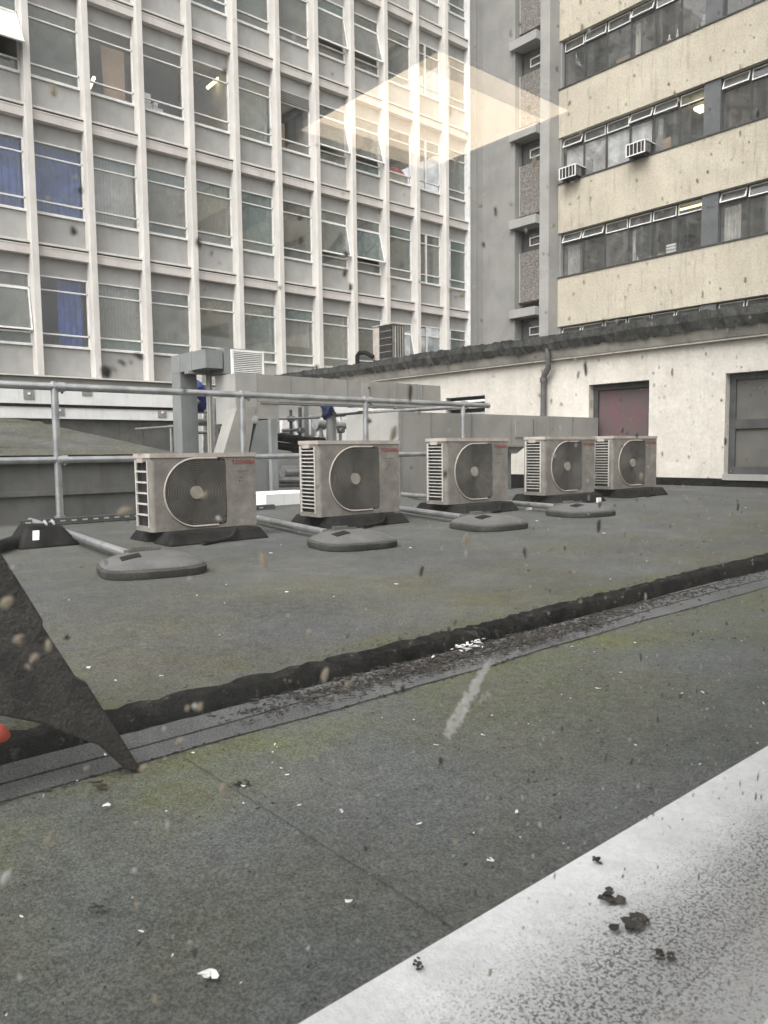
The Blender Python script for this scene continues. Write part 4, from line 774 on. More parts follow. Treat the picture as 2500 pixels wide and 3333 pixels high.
for i, (pl_, pf2, pr_, ta, tb) in enumerate(wpos):
    zz_ = 0.0; zf = roofz(3.4 + 1.2 * (i - 1)) if i else 0.0
    A, B_, D_ = Z(*pl_, zf), Z(*pf2, zf), Z(*pr_, zf); c_ = Vector(((A.x + D_.x) / 2 + 0.02, (A.y + D_.y) / 2 + 0.03, 0)); c_.z = roofz(c_.x)
    t = thing('counterweight', 'grey domed rubber ' + wnames[i], 'counterweight', c_, 'railing counterweights on the roof')
    rz = R((-14, -12, -10, -12)[i])
    t.scale = (1.08, 1.08, 1.08)
    for me, nm in ((me_w, 'body'), (me_rim, 'rim'), (me_hole_shade, 'grip_slot_shade'), (me_rib, 'socket_block'), (me_let, 'raised_marks')): inst(me, nm, c_, t)
    t.rotation_euler = (0, 0, rz)
    Ta, Tb = Z(*ta, c_.z + 0.055), Z(*tb, c_.z + 0.055); dr = (Ta - Tb).normalized(); k_ = (RV - 0.08 - Tb.y) / dr.y
    st = c_ + Vector((-0.02, 0.06, 0.062)); en = Tb + dr * k_
    tag(MB().tube([st, en], 0.026, 12).build('counterweight_tube', M_RAIL, smooth=True), 'galvanised floor tube from the railing to the ' + ('first and nearest', 'second', 'third', 'fourth and farthest')[i] + ' counterweight', 'tube', 'tubes between railing and counterweights')

# ================================================================== AIR CONDITIONERS
def ac_front(q, w_, h_, cx, cz, rr_, y0, y1):
    """front sheet with a D-shaped fan opening, recess wall included"""
    xr = cx + rr_ * 0.98
    def inner(a):
        c_, s_ = math.cos(a), math.sin(a)
        if c_ <= 0: return (cx + rr_ * c_, cz + rr_ * s_)
        k = min(1 / max(abs(c_), 1e-6), 1 / max(abs(s_), 1e-6)) * rr_
        x, z = c_ * k, s_ * k
        m_ = max(abs(x), abs(z)); cr = 0.12 * rr_
        if abs(x) > rr_ - cr and abs(z) > rr_ - cr:      # rounded corner
            ox, oz = (rr_ - cr), math.copysign(rr_ - cr, z); v = Vector((x - ox, z - oz)); v = v.normalized() * cr; x, z = ox + v.x, oz + v.y
        return (cx + x, cz + z)
    def outer(a):
        c_, s_ = math.cos(a), math.sin(a); ks = []
        if c_ > 1e-6: ks.append((w_ - cx) / c_)
        if c_ < -1e-6: ks.append((0.03 - cx) / c_)
        if s_ > 1e-6: ks.append((h_ - 0.03 - cz) / s_)
        if s_ < -1e-6: ks.append((0 - cz) / s_)
        k = min(ks); return (cx + c_ * k, cz + s_ * k)
    angs = sorted(set([2 * math.pi * j / 72 for j in range(72)] + [math.atan2(z - cz, x - cx) % (2 * math.pi) for x, z in ((w_, h_ - 0.03), (0.03, h_ - 0.03), (0.03, 0), (w_, 0))]))
    n_ = len(angs); o = len(q.v)
    for a in angs:
        X, Zz = outer(a); x, z = inner(a); q.v += [(X, y0, Zz), (x, y0, z), (x, y1, z), (X, y0 + 0.012, Zz)]
    for j in range(n_):
        a, c_ = o + 4 * j, o + 4 * ((j + 1) % n_)
        q.f += [(a, c_, c_ + 1, a + 1), (a + 1, c_ + 1, c_ + 2, a + 2), (a, a + 3, c_ + 3, c_)]
    return [inner(a) for a in angs]
def text_mesh(s, size, mt, sx_=1.0):
    cu = bpy.data.curves.new('txt', 'FONT'); cu.body = s; cu.size = size; cu.extrude = 0.0012; cu.space_character = 1.12; cu.offset = size * 0.008
    ob = bpy.data.objects.new('txt', cu); COL.objects.link(ob); bpy.context.view_layer.update()
    me = bpy.data.meshes.new_from_object(ob.evaluated_get(bpy.context.evaluated_depsgraph_get())); bpy.data.objects.remove(ob)
    me.transform(Matrix.Rotation(R(90), 4, 'X') @ Matrix.Diagonal((sx_, 1, 1, 1))); me.materials.clear(); me.materials.append(mt); return me
def make_ac_meshes(w_, h_, d_, slots, wide):
    """local: x along the front 0..w, y depth 0..d, z 0..h"""
    out = []
    cx, cz, rr_ = w_ * (0.405 if wide else 0.43), h_ * 0.485, (h_ * 0.445 if wide else h_ * 0.43)
    q = MB(); inn = ac_front(q, w_, h_, cx, cz, rr_, 0.0, 0.055); out.append(('front_panel', q.mesh('front_panel', M_ACBODY)))
    q = MB()    # shell: rounded front-left corner, back, right side, floor, left frame
    cr = [(0.0, 0.045)] + [(0.03 - 0.03 * math.cos(t), 0.03 - 0.03 * math.sin(t)) for t in [math.pi / 2 * j / 6 for j in range(7)]]
    lp = cr + [(0.03, 0.006), (0.012, 0.03), (0.006, 0.045)]
    q.prism([(x, y, 0) for x, y in lp], [(x, y, h_ - 0.03) for x, y in lp])
    q.box((w_ - 0.004, 0.0125, 0.0), (w_, d_, h_ - 0.03)).box((0.0, d_ - 0.012, 0), (w_ - 0.004, d_, h_ - 0.03)).box((0.0, 0.0455, 0), (0.02, d_ - 0.012, 0.035)).box((0.02, 0.02, 0.0), (w_ - 0.004, d_ - 0.012, 0.012)).box((0, 0.0455, h_ - 0.055), (0.012, d_ - 0.012, h_ - 0.03))
    out.append(('casing', q.mesh('casing', M_ACBODY)))
    q = MB().box((-0.006, -0.006, h_ - 0.03), (w_ + 0.006, d_ + 0.004, h_)); out.append(('lid', q.mesh('lid', M_ACLID)))
    q = MB().box((0.03, 0.06, 0.02), (w_ - 0.01, d_ - 0.02, h_ - 0.04)); out.append(('coil', q.mesh('coil', M_ACDARK)))
    # fan guard: concentric rings clipped to the opening
    xr = cx + rr_
    def inside(x, z):
        if x < cx: return (x - cx) ** 2 + (z - cz) ** 2 < (rr_ - 0.004) ** 2
        return x < xr - 0.004 and abs(z - cz) < rr_ - 0.004
    q = MB(); nr = 16
    for j in range(nr + 6):
        r_ = 0.05 + (rr_ - 0.05) * (j + 0.5) / nr; N_ = 72; t_ = (rr_ - 0.05) / nr * 0.24
        pts = [(cx + r_ * math.cos(2 * math.pi * k / N_), cz + r_ * math.sin(2 * math.pi * k / N_)) for k in range(N_)]
        for k in range(N_):
            a, c_ = pts[k], pts[(k + 1) % N_]
            if inside(*a) and inside(*c_):
                def off(p, s): 
                    v = Vector((p[0] - cx, p[1] - cz)).normalized() * s; return (p[0] + v.x, p[1] + v.y)
                ai, ao, ci, co = off(a, -t_), off(a, t_), off(c_, -t_), off(c_, t_); bb = -0.004
                q.add([(ai[0], bb + 0.012, ai[1]), (ao[0], bb + 0.012, ao[1]), (co[0], bb + 0.012, co[1]), (ci[0], bb + 0.012, ci[1]), (ai[0], bb, ai[1]), (ao[0], bb, ao[1]), (co[0], bb, co[1]), (ci[0], bb, ci[1])], [(4, 5, 6, 7), (0, 4, 7, 3), (1, 2, 6, 5)])
    for k in range(12):
        a = 2 * math.pi * k / 12 + 0.1; l_ = rr_ - 0.006
        q.tube([(cx + 0.04 * math.cos(a), 0.012, cz + 0.04 * math.sin(a)), (cx + l_ * math.cos(a + 0.35), 0.012, cz + l_ * math.sin(a + 0.35))], 0.0035, 4)
    out.append(('fan_guard', q.mesh('fan_guard', M_ACGUARD)))
    q = MB(); lp = [(x, -0.004, z) for x, z in inn]; kk = [j for j, p_ in enumerate(lp) if p_[0] <= cx + rr_ * 0.80]; lp = [p_ for p_ in lp if p_[0] <= cx + rr_ * 0.80]; q.tube(lp, 0.007, 6); out.append(('guard_rim', q.mesh('guard_rim', M_ACLID, True)))
    q = MB().tube([(cx, -0.012, cz), (cx, 0.012, cz)], 0.047, 28); out.append(('hub_cap', q.mesh('hub_cap', M_HUB)))
    q = MB()
    for k in range(3):
        a = 2 * math.pi * k / 3 + 0.4; pts = []
        for (rr2, aa) in ((0.05, -0.3), (rr_ * 0.85, -0.15), (rr_ * 0.9, 0.35), (rr_ * 0.6, 0.75), (0.05, 0.6)): pts.append((cx + rr2 * math.cos(a + aa), 0.04 + 0.012 * aa, cz + rr2 * math.sin(a + aa)))
        q.extr(pts, (0, 0.004, 0))
    out.append(('fan', q.mesh('fan', M_INK)))
    # printing
    tm = text_mesh('TOSHIBA', 0.044, M_RED, 1.0); xs_t = [v.co.x for v in tm.vertices]; tm.transform(Matrix.Diagonal((0.195 / (max(xs_t) - min(xs_t)), 1, 1, 1))); x0 = w_ * 0.758
    tm.transform(Matrix.Translation((x0, -0.0015, h_ * 0.845))); out.append(('lettering', tm))
    q = MB()
    for (a, c_, zz_, hh_) in ((0.81, 0.93, 0.745, 0.004), (0.83, 0.87, 0.655, 0.004), (0.825, 0.84, 0.60, 0.014), (0.85, 0.862, 0.605, 0.008)): q.box((w_ * a, -0.0012, h_ * zz_), (w_ * c_, 0.0002, h_ * zz_ + hh_))
    out.append(('printed_marks', q.mesh('printed_marks', M_INK)))
    slat = MB().box((-0.003, 0.046, 0), (0.006, d_ - 0.013, 0.012 if wide else 0.009)).mesh('side_slat', M_ACSLAT)
    zz = [0.035 + (h_ - 0.09) * (j) / slots for j in range(1, slots)]
    vbar = MB().box((-0.004, 0.046, 0.03), (0.008, 0.060, h_ - 0.05)).box((-0.004, d_ - 0.03, 0.03), (0.008, d_ - 0.013, h_ - 0.05)).mesh('side_frame', M_ACSLAT)
    hnd = MB().box((-0.012, d_ * 0.42, h_ - 0.062), (0.0, d_ * 0.75, h_ - 0.034)).mesh('hand_grip', M_ACLID)
    return out, slat, zz, vbar, hnd
acl = ['first air conditioner from the left, with wide side slots and clear red lettering', 'second air conditioner from the left, tall casing with narrow side slats', 'third and middle air conditioner of the row', 'fourth air conditioner from the left, its front streaked', 'last air conditioner of the row, nearest the white wall']
big = make_ac_meshes(0.86, 0.615, 0.27, 17, False); small = make_ac_meshes(0.82, 0.54, 0.27, 6, True)
VAC = 5.0
acs = [((330, 1148), 1.0, 0.085, small), ((690, 1118), 1.0, 0.098, big), ((965, 1091), 1.0, 0.12, big), ((1176, 1071), 1.04, 0.138, big), ((1323, 1056), 1.10, 0.15, big)]
for i, (px_, sc, zb_, (parts, slat, zz, vbar, hnd)) in enumerate(acs):
    x = P(px_[0], px_[1], 1, VAC).x; o = Vector((x, VAC, zb_))
    t = thing('air_conditioner', 'dirty beige ' + acl[i], 'air conditioner', o, 'air conditioning units in a row on the roof')
    for nm, me in parts: inst(me, nm, o, t)
    for z in zz: inst(slat, 'side_slat', o + Vector((0, 0, z)), t)
    inst(vbar, 'side_frame', o, t); inst(hnd, 'hand_grip', o, t)
    t.scale = (sc, 1, 1)
    wd = 0.86 * sc
    for j, (v0_, v1_) in enumerate(((4.80, 5.09), (5.19, 5.5))):
        u0_, u1_ = x + 0.03, x + wd - 0.05; za, zc_ = roofz(u0_), roofz(u1_); zt_ = zb_ - 0.001
        f = MB().prism([(u0_, v0_, za), (u1_, v0_, zc_), (u1_, v1_, zc_), (u0_, v1_, za)], [(u0_ + 0.05, v0_ + 0.05, zt_), (u1_ - 0.05, v0_ + 0.05, zt_), (u1_ - 0.05, v1_ - 0.05, zt_), (u0_ + 0.05, v1_ - 0.05, zt_)])
        tag(f.build('rubber_foot', M_RUBBER, bevel=0.012), 'black rubber block under the ' + ('front', 'rear')[j] + ' of the ' + ('first', 'second', 'third', 'fourth', 'last')[i] + ' air conditioner', 'support block', 'rubber blocks under the air conditioners')
    mx_ = x + wd * 0.45; zr_ = roofz(mx_)
    tag(MB().tube([(mx_ - 0.16, 4.72, zr_ + 0.018), (mx_ - 0.04, 4.765, zr_ + 0.018), (mx_ + 0.08, 4.77, zr_ + 0.03), (mx_ + 0.16, 4.83, zr_ + 0.08), (mx_ + 0.2, 4.93, zb_ - 0.004)], 0.016, 8).build('drain_pipe', M_RUBBER, smooth=True), 'thin black drain pipe beneath the ' + ('first', 'second', 'third', 'fourth', 'last')[i] + ' air conditioner', 'pipe', 'drain pipes under the air conditioners')
# small white tags on the blocks
for (x, y, lb) in ((1140, 1075, 'fourth'), (1291, 1050, 'last')):
    p = P(x, y, 1, 4.77); p.z = max(p.z, roofz(p.x) + 0.02); tag(MB().box((p.x - 0.015, 4.76, roofz(p.x)), (p.x + 0.055, 4.775, roofz(p.x) + 0.05)).build('white_tag', M_WFRAME), 'small white tag at the foot of the ' + lb + ' air conditioner', 'tag')

# cable box, black pipe and perforated tray by the kerb
p0 = Z(105, 1183, 0)
t = thing('cable_box', 'black rubber cable block with white sticker beside the railing foot', 'box', (p0.x, p0.y + 0.15, 0))
MB().prism([(p0.x - 0.18, p0.y, 0), (p0.x + 0.22, p0.y, 0), (p0.x + 0.22, p0.y + 0.36, 0), (p0.x - 0.18, p0.y + 0.36, 0)], [(p0.x - 0.10, p0.y + 0.10, 0.15), (p0.x + 0.12, p0.y + 0.08, 0.14), (p0.x + 0.12, p0.y + 0.30, 0.14), (p0.x - 0.10, p0.y + 0.30, 0.15)]).build('block', M_RUBBER, t, bevel=0.015)
MB().prism([(p0.x - 0.09, p0.y + 0.028, 0.055), (p0.x - 0.05, p0.y + 0.028, 0.055), (p0.x - 0.05, p0.y + 0.04, 0.055), (p0.x - 0.09, p0.y + 0.04, 0.055)], [(p0.x - 0.075, p0.y + 0.066, 0.115), (p0.x - 0.035, p0.y + 0.066, 0.115), (p0.x - 0.035, p0.y + 0.08, 0.115), (p0.x - 0.075, p0.y + 0.08, 0.115)]).build('sticker', M_WFRAME, t)
for dx in (0.02, 0.07): MB().tube([(p0.x + dx, p0.y + 0.09, 0.152), (p0.x + dx + 0.05, p0.y + 0.3, 0.158)], 0.009, 6).build('cable_tie', M_LAG, t)
pe = Z(0, 1188, 0.045)
tag(MB().tube([(pe.x - 1.8, pe.y + 0.1, 0.045), (pe.x, pe.y + 0.12, 0.045), (p0.x - 0.19, p0.y + 0.13, 0.045), (p0.x - 0.1, p0.y + 0.16, 0.06)], 0.042, 10).build('black_pipe', M_RUBBER, smooth=True), 'fat black pipe entering the cable block from the left edge', 'pipe')
ta_, tb_ = Z(88, 1141, 0.05), Z(300, 1131, 0.05)
tv = KERB0 - 0.06
tray = thing('cable_tray', 'perforated metal strip along the kerb behind the first unit', 'cable tray', (3, tv, 0.03))
MB().box((ta_.x, tv, 0.028), (tb_.x + 1.8, tv + 0.004, 0.075)).box((ta_.x, tv + 0.005, 0.071), (tb_.x + 1.8, tv + 0.06, 0.075)).build('strip', M_DFRAME, tray)
x = ta_.x + 0.04
sm = MB().box((0, -0.003, 0.045), (0.045, -0.001, 0.058)).mesh('slot', M_LAG)
while x < tb_.x + 1.7: inst(sm, 'slot', (x, tv, 0.0), tray); x += 0.095
MB().box((ta_.x + 0.05, tv + 0.0, 0.004), (ta_.x + 0.09, tv + 0.05, 0.027)).box((tb_.x, tv + 0.0, 0.004), (tb_.x + 0.04, tv + 0.05, 0.027)).build('tray_foot', M_DFRAME, tray)

# ================================================================== NEAR BUILDING: ledge, room, window
ZS = 0.05
ledge_v = (H - ZS) * 1.07
struct(MB().prism([(-4, 0.12, -1.2), (8, 0.12, -1.2), (8, ledge_v - 0.01, -1.2), (-4, ledge_v - 0.01, -1.2)], [(-4, 0.12, ZS), (8, 0.12, ZS), (8, ledge_v, ZS), (-4, ledge_v, ZS)]).build('white_ledge', M_SLAB))
room = thing('near_building', 'room and window through which the roof is seen', 'building', (1, -1.5, -0.9))
M_ROOM = mat('room_paint', (0.32, 0.31, 0.29), (0.28, 0.27, 0.26), 1, 0.9)
RU0, RU1, RV0 = -3.0, 5.5, -4.0; CZ = H + 1.12; WV = 0.22
MB().box((RU0, RV0, -0.95), (RU1, WV - 0.1, -0.87)).build('floor', M_INTD, room)
MB().box((RU0, RV0, CZ), (RU1, WV - 0.1, CZ + 0.2)).build('ceiling', M_ROOM, room)
MB().box((RU0 - 0.2, RV0 - 0.2, -6), (RU1 + 0.2, RV0 - 0.001, CZ + 0.21)).build('wall', M_ROOM, room)
MB().box((RU0 - 0.2, RV0, -6), (RU0 - 0.001, WV - 0.1, CZ + 0.21)).build('wall', M_ROOM, room)
MB().box((RU1 + 0.001, RV0, -6), (RU1 + 0.2, WV - 0.1, CZ + 0.21)).build('wall', M_ROOM, room)
W0, W1, WZ0, WZ1 = -1.6, 3.9, 0.11, CZ - 0.08
MB().box((RU0 - 0.2, WV - 0.099, -6), (RU1 + 0.2, WV + 0.06, WZ0 - 0.04)).box((RU0 - 0.2, WV - 0.099, WZ1), (RU1 + 0.2, WV + 0.06, CZ + 0.21)).box((RU0 - 0.2, WV - 0.099, WZ0 - 0.04), (W0, WV + 0.06, WZ1)).box((W1, WV - 0.099, WZ0 - 0.04), (RU1 + 0.2, WV + 0.06, WZ1)).build('window_wall', M_ROOM, room)
fr = MB(); fr.box((W0 + 0.001, WV - 0.03, WZ0 - 0.039), (W1 - 0.001, WV + 0.058, WZ0)).box((W0 + 0.001, WV - 0.03, WZ1 - 0.04), (W1 - 0.001, WV + 0.058, WZ1 - 0.001)).box((W0 + 0.001, WV - 0.03, WZ0), (W0 + 0.04, WV + 0.058, WZ1 - 0.04)).box((W1 - 0.04, WV - 0.03, WZ0), (W1 - 0.001, WV + 0.058, WZ1 - 0.04))
win = fr.build('window', M_WFRAME, room)
def quad(v): return MB().add([(W0 + 0.04, v, WZ0), (W1 - 0.04, v, WZ0), (W1 - 0.04, v, WZ1 - 0.04), (W0 + 0.04, v, WZ1 - 0.04)], [(0, 1, 2, 3)])
quad(WV).build('pane', M_PANE, win); quad(WV + 0.048).build('pane', M_PANE, win)
# dirt on the outer pane
DV_ = WV + 0.0495
def blob(q, u, z, r_, el, ang, rnd, th=0.0006):
    n_ = 9; ca, sa = math.cos(ang), math.sin(ang); pts = []
    for k in range(n_):
        a = 2 * math.pi * k / n_; k_ = r_ * rnd.uniform(0.6, 1.25); x, y = k_ * math.cos(a), k_ * el * math.sin(a)
        pts.append((u + x * ca - y * sa, DV_, z + x * sa + y * ca))
    c_ = (u, DV_ + th, z); o = len(q.v); q.v += pts + [c_]
    for k in range(n_): q.f.append((o + k, o + (k + 1) % n_, o + n_))
rnd = random.Random(11); sets = {'d': MB(), 'b': MB(), 'w': MB()}
for j in range(9000):
    u = rnd.uniform(-0.5, 1.5); z = H + rnd.uniform(-0.5, 0.45)
    if rnd.random() > 0.35 + 0.65 * (u > 0.33): continue
    r_ = min(0.0023, 0.00042 * math.exp(rnd.gauss(0.35, 0.5))); kd = rnd.choices('dbw', (5, 4, 2.2))[0]
    blob(sets[kd], u, z, r_, rnd.choice((1, 1, 1.3, 1.8, 2.4)), rnd.uniform(-0.5, 0.3), rnd)
def pxblob(kd, x, y, r_, el=1, ang=0):
    p = P(x, y, 1, DV_); blob(sets[kd], p.x, p.z, r_, el, ang, rnd)
for (kd, x, y, r_, el, ang) in (('d', 1452, 802, .0016, 2.2, -.1), ('d', 886, 850, .0016, 3.2, 0), ('d', 700, 890, .0012, 2, .3), ('d', 229, 802, .0017, 1.5, .3), ('b', 243, 795, .0011, 1.6, .8), ('d', 262, 783, .0009, 2.2, 1), ('b', 281, 781, .001, 1.4, 1), ('d', 300, 769, .0011, 1.7, 1.2), ('d', 430, 525, .0013, 1.6, .5), ('d', 757, 620, .0016, 1.4, 0), ('d', 745, 590, .0011, 2, 0), ('d', 648, 470, .0012, 1, 0), ('b', 1007, 1165, .0022, 1.7, -.2), ('b', 570, 1212, .0021, 2.0, .4), ('b', 668, 1368, .0012, 1.6, 0), ('b', 430, 1528, .0017, 1, 0), ('b', 405, 1530, .0012, 1, 0), ('w', 420, 1525, .0014, 1, 0), ('b', 40, 1380, .0018, 1, 0), ('b', 15, 1300, .0022, .8, 0), ('b', 75, 1420, .001, 2.2, -.7), ('b', 105, 1395, .0012, 2.0, -.4), ('b', 60, 1440, .0008, 1.4, .4), ('b', 390, 1600, .0016, .7, .4), ('d', 1214, 1574, .0012, 1.5, 0), ('d', 1470, 1504, .0013, 1.7, 0), ('b', 1400, 1562, .0011, 3, -.5), ('b', 1355, 1500, .0009, 3.4, -.2), ('b', 105, 1815, .0018, 1, .5), ('w', 15, 1895, .002, 1.3, -.4), ('d', 160, 500, .0016, 1.2, .7), ('b', 1255, 1300, .0014, 1, 0), ('b', 750, 1480, .0013, 1.4, 0), ('w', 1562, 1215, .0009, 4, -.1), ('b', 310, 1660, .002, .7, .3), ('b', 1385, 1030, .002, 1.5, 0), ('b', 440, 1070, .002, .6, .5), ('b', 270, 1105, .0028, .6, .4)):
    pxblob(kd, x, y, r_, el, ang)
DM = {'d': dirtmat('dirt_dark', (0.085, 0.082, 0.075)), 'b': dirtmat('dirt_buff', (0.50, 0.43, 0.33)), 'w': dirtmat('dirt_pale', (0.74, 0.74, 0.72))}
for kd in 'dbw': stuff(sets[kd].build('dirt_specks', DM[kd], win))
q = MB(); c0, c1_ = P(1062, 1425, 1, DV_), P(965, 1592, 1, DV_); dn = (c1_ - c0).normalized(); sd_ = Vector((dn.z, 0, -dn.x)); N_ = 44
for j in range(N_ + 1):
    f_ = j / N_; p = c0.lerp(c1_, f_) + sd_ * rnd.gauss(0, 0.0004); w_ = 0.0009 + 0.0036 * math.sin(math.pi * min(1, f_ * 0.66 + 0.04)) * (1 - 0.35 * (f_ > 0.9))
    for k in range(5): q.v.append(tuple(p + sd_ * (w_ * (k - 2) / 2 * rnd.uniform(0.75, 1.2)) + Vector((0, rnd.uniform(0, 0.0008), 0))))
for j in range(N_):
    for k in range(4):
        if rnd.random() < 0.93: q.f.append((j * 5 + k, j * 5 + k + 1, j * 5 + k + 6, j * 5 + k + 5))
for j in range(16):
    p = P(1035 + j * 1.6, 1515 - 1.2 * j + 6 * math.sin(j), 1, DV_); blob(q, p.x, p.z, 0.0007, 1.3, 0.5, rnd)
q.build('bird_dropping', dirtmat('dropping', (1.0, 0.95, 0.80)), win)
# square ceiling light mirrored in the pane
cs = [P(x, y, 2, 1.0) for x, y in ((655, 260), (945, 100), (1243, 225), (975, 345))]
lu = [ray(x, y) * (1.12 / ray(x, y).z) for x, y in ((655, 260), (945, 100), (1243, 225), (975, 345))]
ua, uc = sum(sorted(p.x for p in lu)[:2]) / 2, sum(sorted(p.x for p in lu)[2:]) / 2; va, vc = sum(sorted(p.y for p in lu)[:2]) / 2, sum(sorted(p.y for p in lu)[2:]) / 2
va, vc = 2 * WV - vc, 2 * WV - va
t = thing('ceiling_light', 'square warm ceiling light panel mirrored in the window', 'light', ((ua + uc) / 2, (va + vc) / 2, CZ - 0.012))
MB().box((ua + 0.012, va + 0.012, CZ - 0.010), (uc - 0.012, vc - 0.012, CZ - 0.002)).build('diffuser', M_LED, t)
f = MB()
for (x0_, y0_, x1_, y1_) in ((ua, va, uc, va + 0.012), (ua, vc - 0.012, uc, vc), (ua, va + 0.012, ua + 0.012, vc - 0.012), (uc - 0.012, va + 0.012, uc, vc - 0.012)): f.box((x0_, y0_, CZ - 0.012), (x1_, y1_, CZ - 0.001))
f.build('frame', M_WFRAME, t)

# ================================================================== BLACK BOARD at the left edge
sv = 1.52
def SP(x, y):
    d = ray(x, y); p = d * ((sv + 0.16 * (H - LOWZ)) / (d.y - 0.16 * d.z)); p.z += H; p.y = sv; return p
foot = Z(300, 1668, LOWZ + 0.003); sv = foot.y
t = thing('folding_sign_stand', 'black plastic folding sign stand cut off by the left edge', 'sign stand', (foot.x - 0.3, sv, LOWZ))
out_ = [SP(310, 1668), SP(186, 1472), SP(166, 1464), SP(93, 1352), SP(94, 1340), SP(0, 1190)]
inn_ = [SP(275, 1664), SP(250, 1641), SP(215, 1611), SP(150, 1588), SP(100, 1566), SP(0, 1546)]
cxm = SP(0, 1500).x - 0.16
mir = lambda p: Vector((2 * cxm - p.x, p.y, p.z))
apex = Vector((cxm + 0.13, sv, SP(0, 1190).z + (cxm + 0.13 - SP(0, 1190).x) * (SP(0, 1190).z - SP(93, 1352).z) / (SP(0, 1190).x - SP(93, 1352).x)))
polyR = out_ + [apex]; polyL = [mir(p) for p in reversed(polyR)]; inL = [mir(p) for p in inn_]
poly = polyR + polyL + inL + list(reversed(inn_))
q = MB(); q.extr(poly, (0, 0.035, 0)); q.v = [(x, y + 0.16 * max(0, z - LOWZ), z) for x, y, z in q.v]
bd = q.build('front_board', M_PLASTIC, t, bevel=0.004)
q = MB(); q.extr(poly, (0, 0.03, 0)); q.v = [(x, y + 0.36 - 0.16 * max(0, z - LOWZ), z) for x, y, z in q.v]
bd2 = q.build('rear_board', M_PLASTIC, t, bevel=0.004)
for bo in (bd,):
    for (xx, zz_) in ((cxm, apex.z - 0.25), (cxm, apex.z - 0.5)): MB().tube([(xx, sv + 0.16 * (zz_ - LOWZ) - 0.012, zz_), (xx, sv + 0.16 * (zz_ - LOWZ) - 0.001, zz_)], 0.07, 20).build('recess_ring', M_RUBBER, bo)
rb = 0.036
bmx = bmesh.new(); bmesh.ops.create_uvsphere(bmx, u_segments=24, v_segments=16, radius=rb)
for v in bmx.verts: v.co.z *= 1.15
me = bpy.data.meshes.new('red_ball'); bmx.to_mesh(me); bmx.free(); me.materials.append(M_ORANGE)
for p in me.polygons: p.use_smooth = True
gz = Z(-13, 1602, LOWZ + rb * 1.15 + 0.004)
tag(inst(me, 'red_ball', gz), 'red orange rounded ball peeking in at the left edge', 'ball')

# ================================================================== LITTER
rnd = random.Random(5)
def flake(q, x, y, z, l_, w_, a, curl=0.3):
    ca, sa = math.cos(a), math.sin(a); pts = []
    for (f_, g_) in ((-1, 0), (-0.4, 1), (0.3, 0.8), (1, 0.1), (0.35, -0.9), (-0.5, -0.7)):
        dx, dy = f_ * l_ * rnd.uniform(0.7, 1.2), g_ * w_ * rnd.uniform(0.6, 1.3); pts.append((x + dx * ca - dy * sa, y + dx * sa + dy * ca, z + rnd.uniform(0, curl) * l_))
    o = len(q.v); q.v += pts + [(p[0], p[1], p[2] + 0.0012) for p in pts]
    q.f += [(0 + o, 5 + o, 4 + o, 3 + o, 2 + o, 1 + o), tuple(o + 6 + k for k in range(6))] + [(o + k, o + (k + 1) % 6, o + 6 + (k + 1) % 6, o + 6 + k) for k in range(6)]
q = MB(); q2 = MB()
for j in range(330):
    if j % 2: u, v = rnd.uniform(0.3, 9), rnd.uniform(2.0, 6.5); z = roofz(u) + 0.003
    else: u, v = rnd.uniform(0.0, 3.5), rnd.uniform(0.75, 1.72); z = LOWZ + 0.007
    s_ = rnd.choice((0.0012, 0.0016, 0.002, 0.0026, 0.004)) * (1.7 if v > 2 else 1.0)
    flake(q if rnd.random() < 0.62 else q2, u, v, z, s_ * rnd.uniform(1, 2.4), s_ * 0.6, rnd.uniform(0, 3.14))
stuff(tag(q.build('white_flecks', M_WHITE), 'tiny white feather and paint flecks strewn over both roofs', 'litter'))
for j in range(4200):
    u = abs(rnd.gauss(0, 1)) * 1.6 + 0.9; v = rnd.gauss((g1 + 1.80) / 2 + 0.02, 0.045) + (0.05 if u > 2.6 else 0.0) ; v = min(v, 1.80)
    if u > 8 or rnd.random() > (u - 0.8) / 0.9: continue
    s_ = rnd.uniform(0.0015, 0.005) * (1.8 if rnd.random() < 0.08 else 1); flake(q2, u, v, LOWZ + 0.010, s_ * 2.0, s_ * 0.7, rnd.uniform(0, 3.14), 0.35)
for j in range(420):
    u, v = rnd.uniform(0, 3.5), rnd.uniform(0.75, 1.6); flake(q2, u, v, LOWZ + 0.006, rnd.choice((0.0015, 0.002, 0.003, 0.005)), 0.0018, rnd.uniform(0, 3.1))
for j in range(260):
    u = rnd.uniform(-1, 6); flake(q2, u, wav(u, g1 - 0.006) + rnd.gauss(0, 0.006), LOWZ + 0.004, rnd.uniform(0.003, 0.008), 0.003, rnd.uniform(-0.5, 0.5))
for j in range(160):
    u = rnd.uniform(-1, 5); flake(q2, u, rnd.uniform(1.86, 1.93), roofz(u) + 0.004, rnd.uniform(0.003, 0.008), 0.003, rnd.uniform(-0.5, 0.5))
stuff(tag(q2.build('leaf_litter', M_LEAF), 'dark rotting leaf litter gathered in the roof gutter', 'litter'))
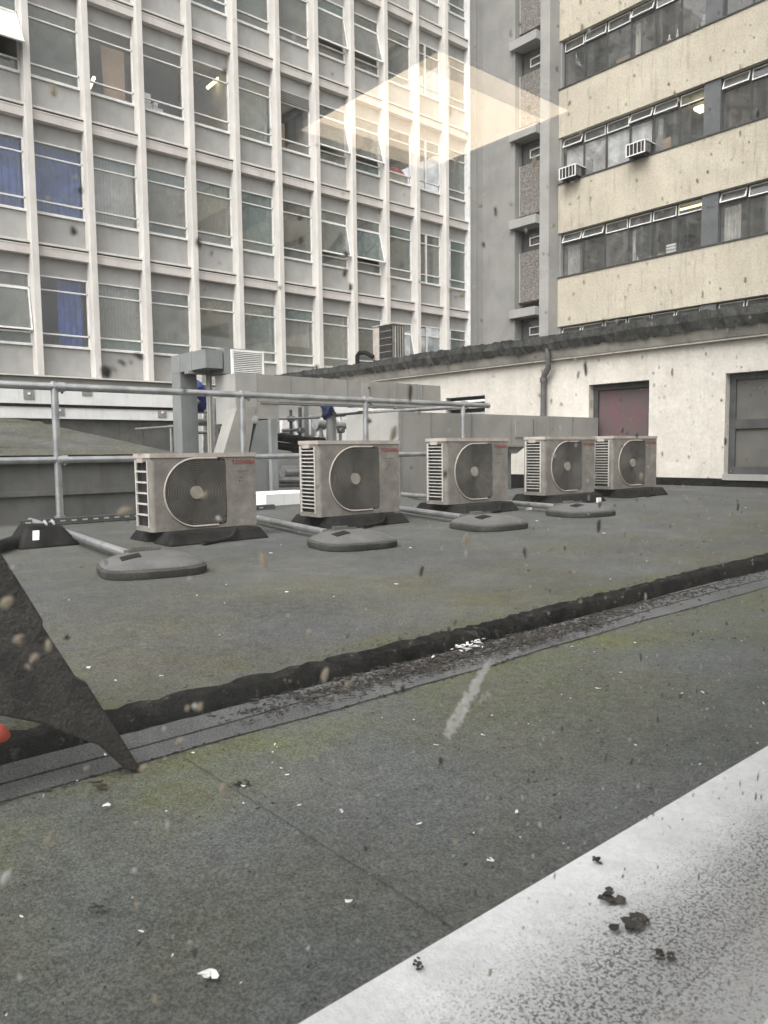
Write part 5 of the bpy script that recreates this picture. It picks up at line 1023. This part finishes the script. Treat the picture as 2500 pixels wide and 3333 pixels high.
big_l = [((232, 1742), 'white', 0.018, 'white feather right of the sign stand foot'), ((190, 1444), 'white', 0.016, 'white scrap on the upper roof left of the step'), ((350, 1462), 'white', 0.016, 'curled white scrap near the dark roof edge'), ((450, 2110), 'white', 0.02, 'torn white scrap near the bottom of the roof'), ((738, 1752), 'white', 0.010, 'white crumb halfway down the lower roof'), ((1118, 1756), 'white', 0.011, 'white crumb right of the bird dropping'), ((1012, 1403), 'white', 0.055, 'tuft of pale feathers in the gutter'), ((935, 1420), 'white', 0.016, 'white crumb left of the feather tuft in the gutter'), ((1062, 1860), 'white', 0.010, 'small white scrap near the ledge'), ((753, 1948), 'white', 0.011, 'bright white scrap low on the roof'), ((205, 1965), 'leaf', 0.017, 'curled pale leaf at the lower left'), ((520, 1695), 'leaf', 0.02, 'dry curled leaf beside the diagonal felt lap'), ((210, 1695), 'leaf', 0.03, 'twisted leaf strip at the foot of the sign stand'), ((1330, 1945), 'ledge', 0.03, 'larger dark leaf clump on the white ledge'), ((1372, 2000), 'ledge', 0.035, 'lower dark leaf clump on the white ledge'), ((1440, 2065), 'ledge', 0.018, 'small brown leaf on the white ledge'), ((905, 2090), 'ledge', 0.010, 'dark crumb on the white ledge edge'), ((1290, 1862), 'ledge', 0.011, 'dark crumb near the far corner of the ledge')]
for (pxy, kd, s_, lb) in big_l:
    gut = lb.endswith('gutter'); zz_ = ZS + 0.002 if kd == 'ledge' else (LOWZ + (0.008 if not gut else 0.012)); p = Z(*pxy, zz_)
    if kd != 'ledge' and p.y > EDGE - 0.03 and not gut: p = Z(*pxy, roofz(p.x) + 0.002)
    q = MB(); m_ = M_WHITE if kd == 'white' else M_LEAF; s_ = s_ * (0.72 if s_ < 0.05 else 1)
    for j in range((3 if kd == 'white' else 9) if s_ < 0.05 else 40):
        sp = s_ * ((0.3 if kd == 'white' else 0.5) if s_ < 0.05 else 0.7)
        flake(q, p.x + rnd.gauss(0, sp), p.y + rnd.gauss(0, sp * (1 if s_ < 0.05 else 0.35)), p.z + 0.0006 * j, s_ * rnd.uniform(0.4, 0.8) * ((1 if kd == 'white' else 0.55) if s_ < 0.05 else 0.3), s_ * rnd.uniform(0.15, 0.4) * (1 if s_ < 0.05 else 0.2), rnd.uniform(0, 3.14), 0.35)
    tag(q.build('scrap' if kd == 'white' else 'dead_leaf', m_), lb, 'scrap' if kd == 'white' else 'leaf')
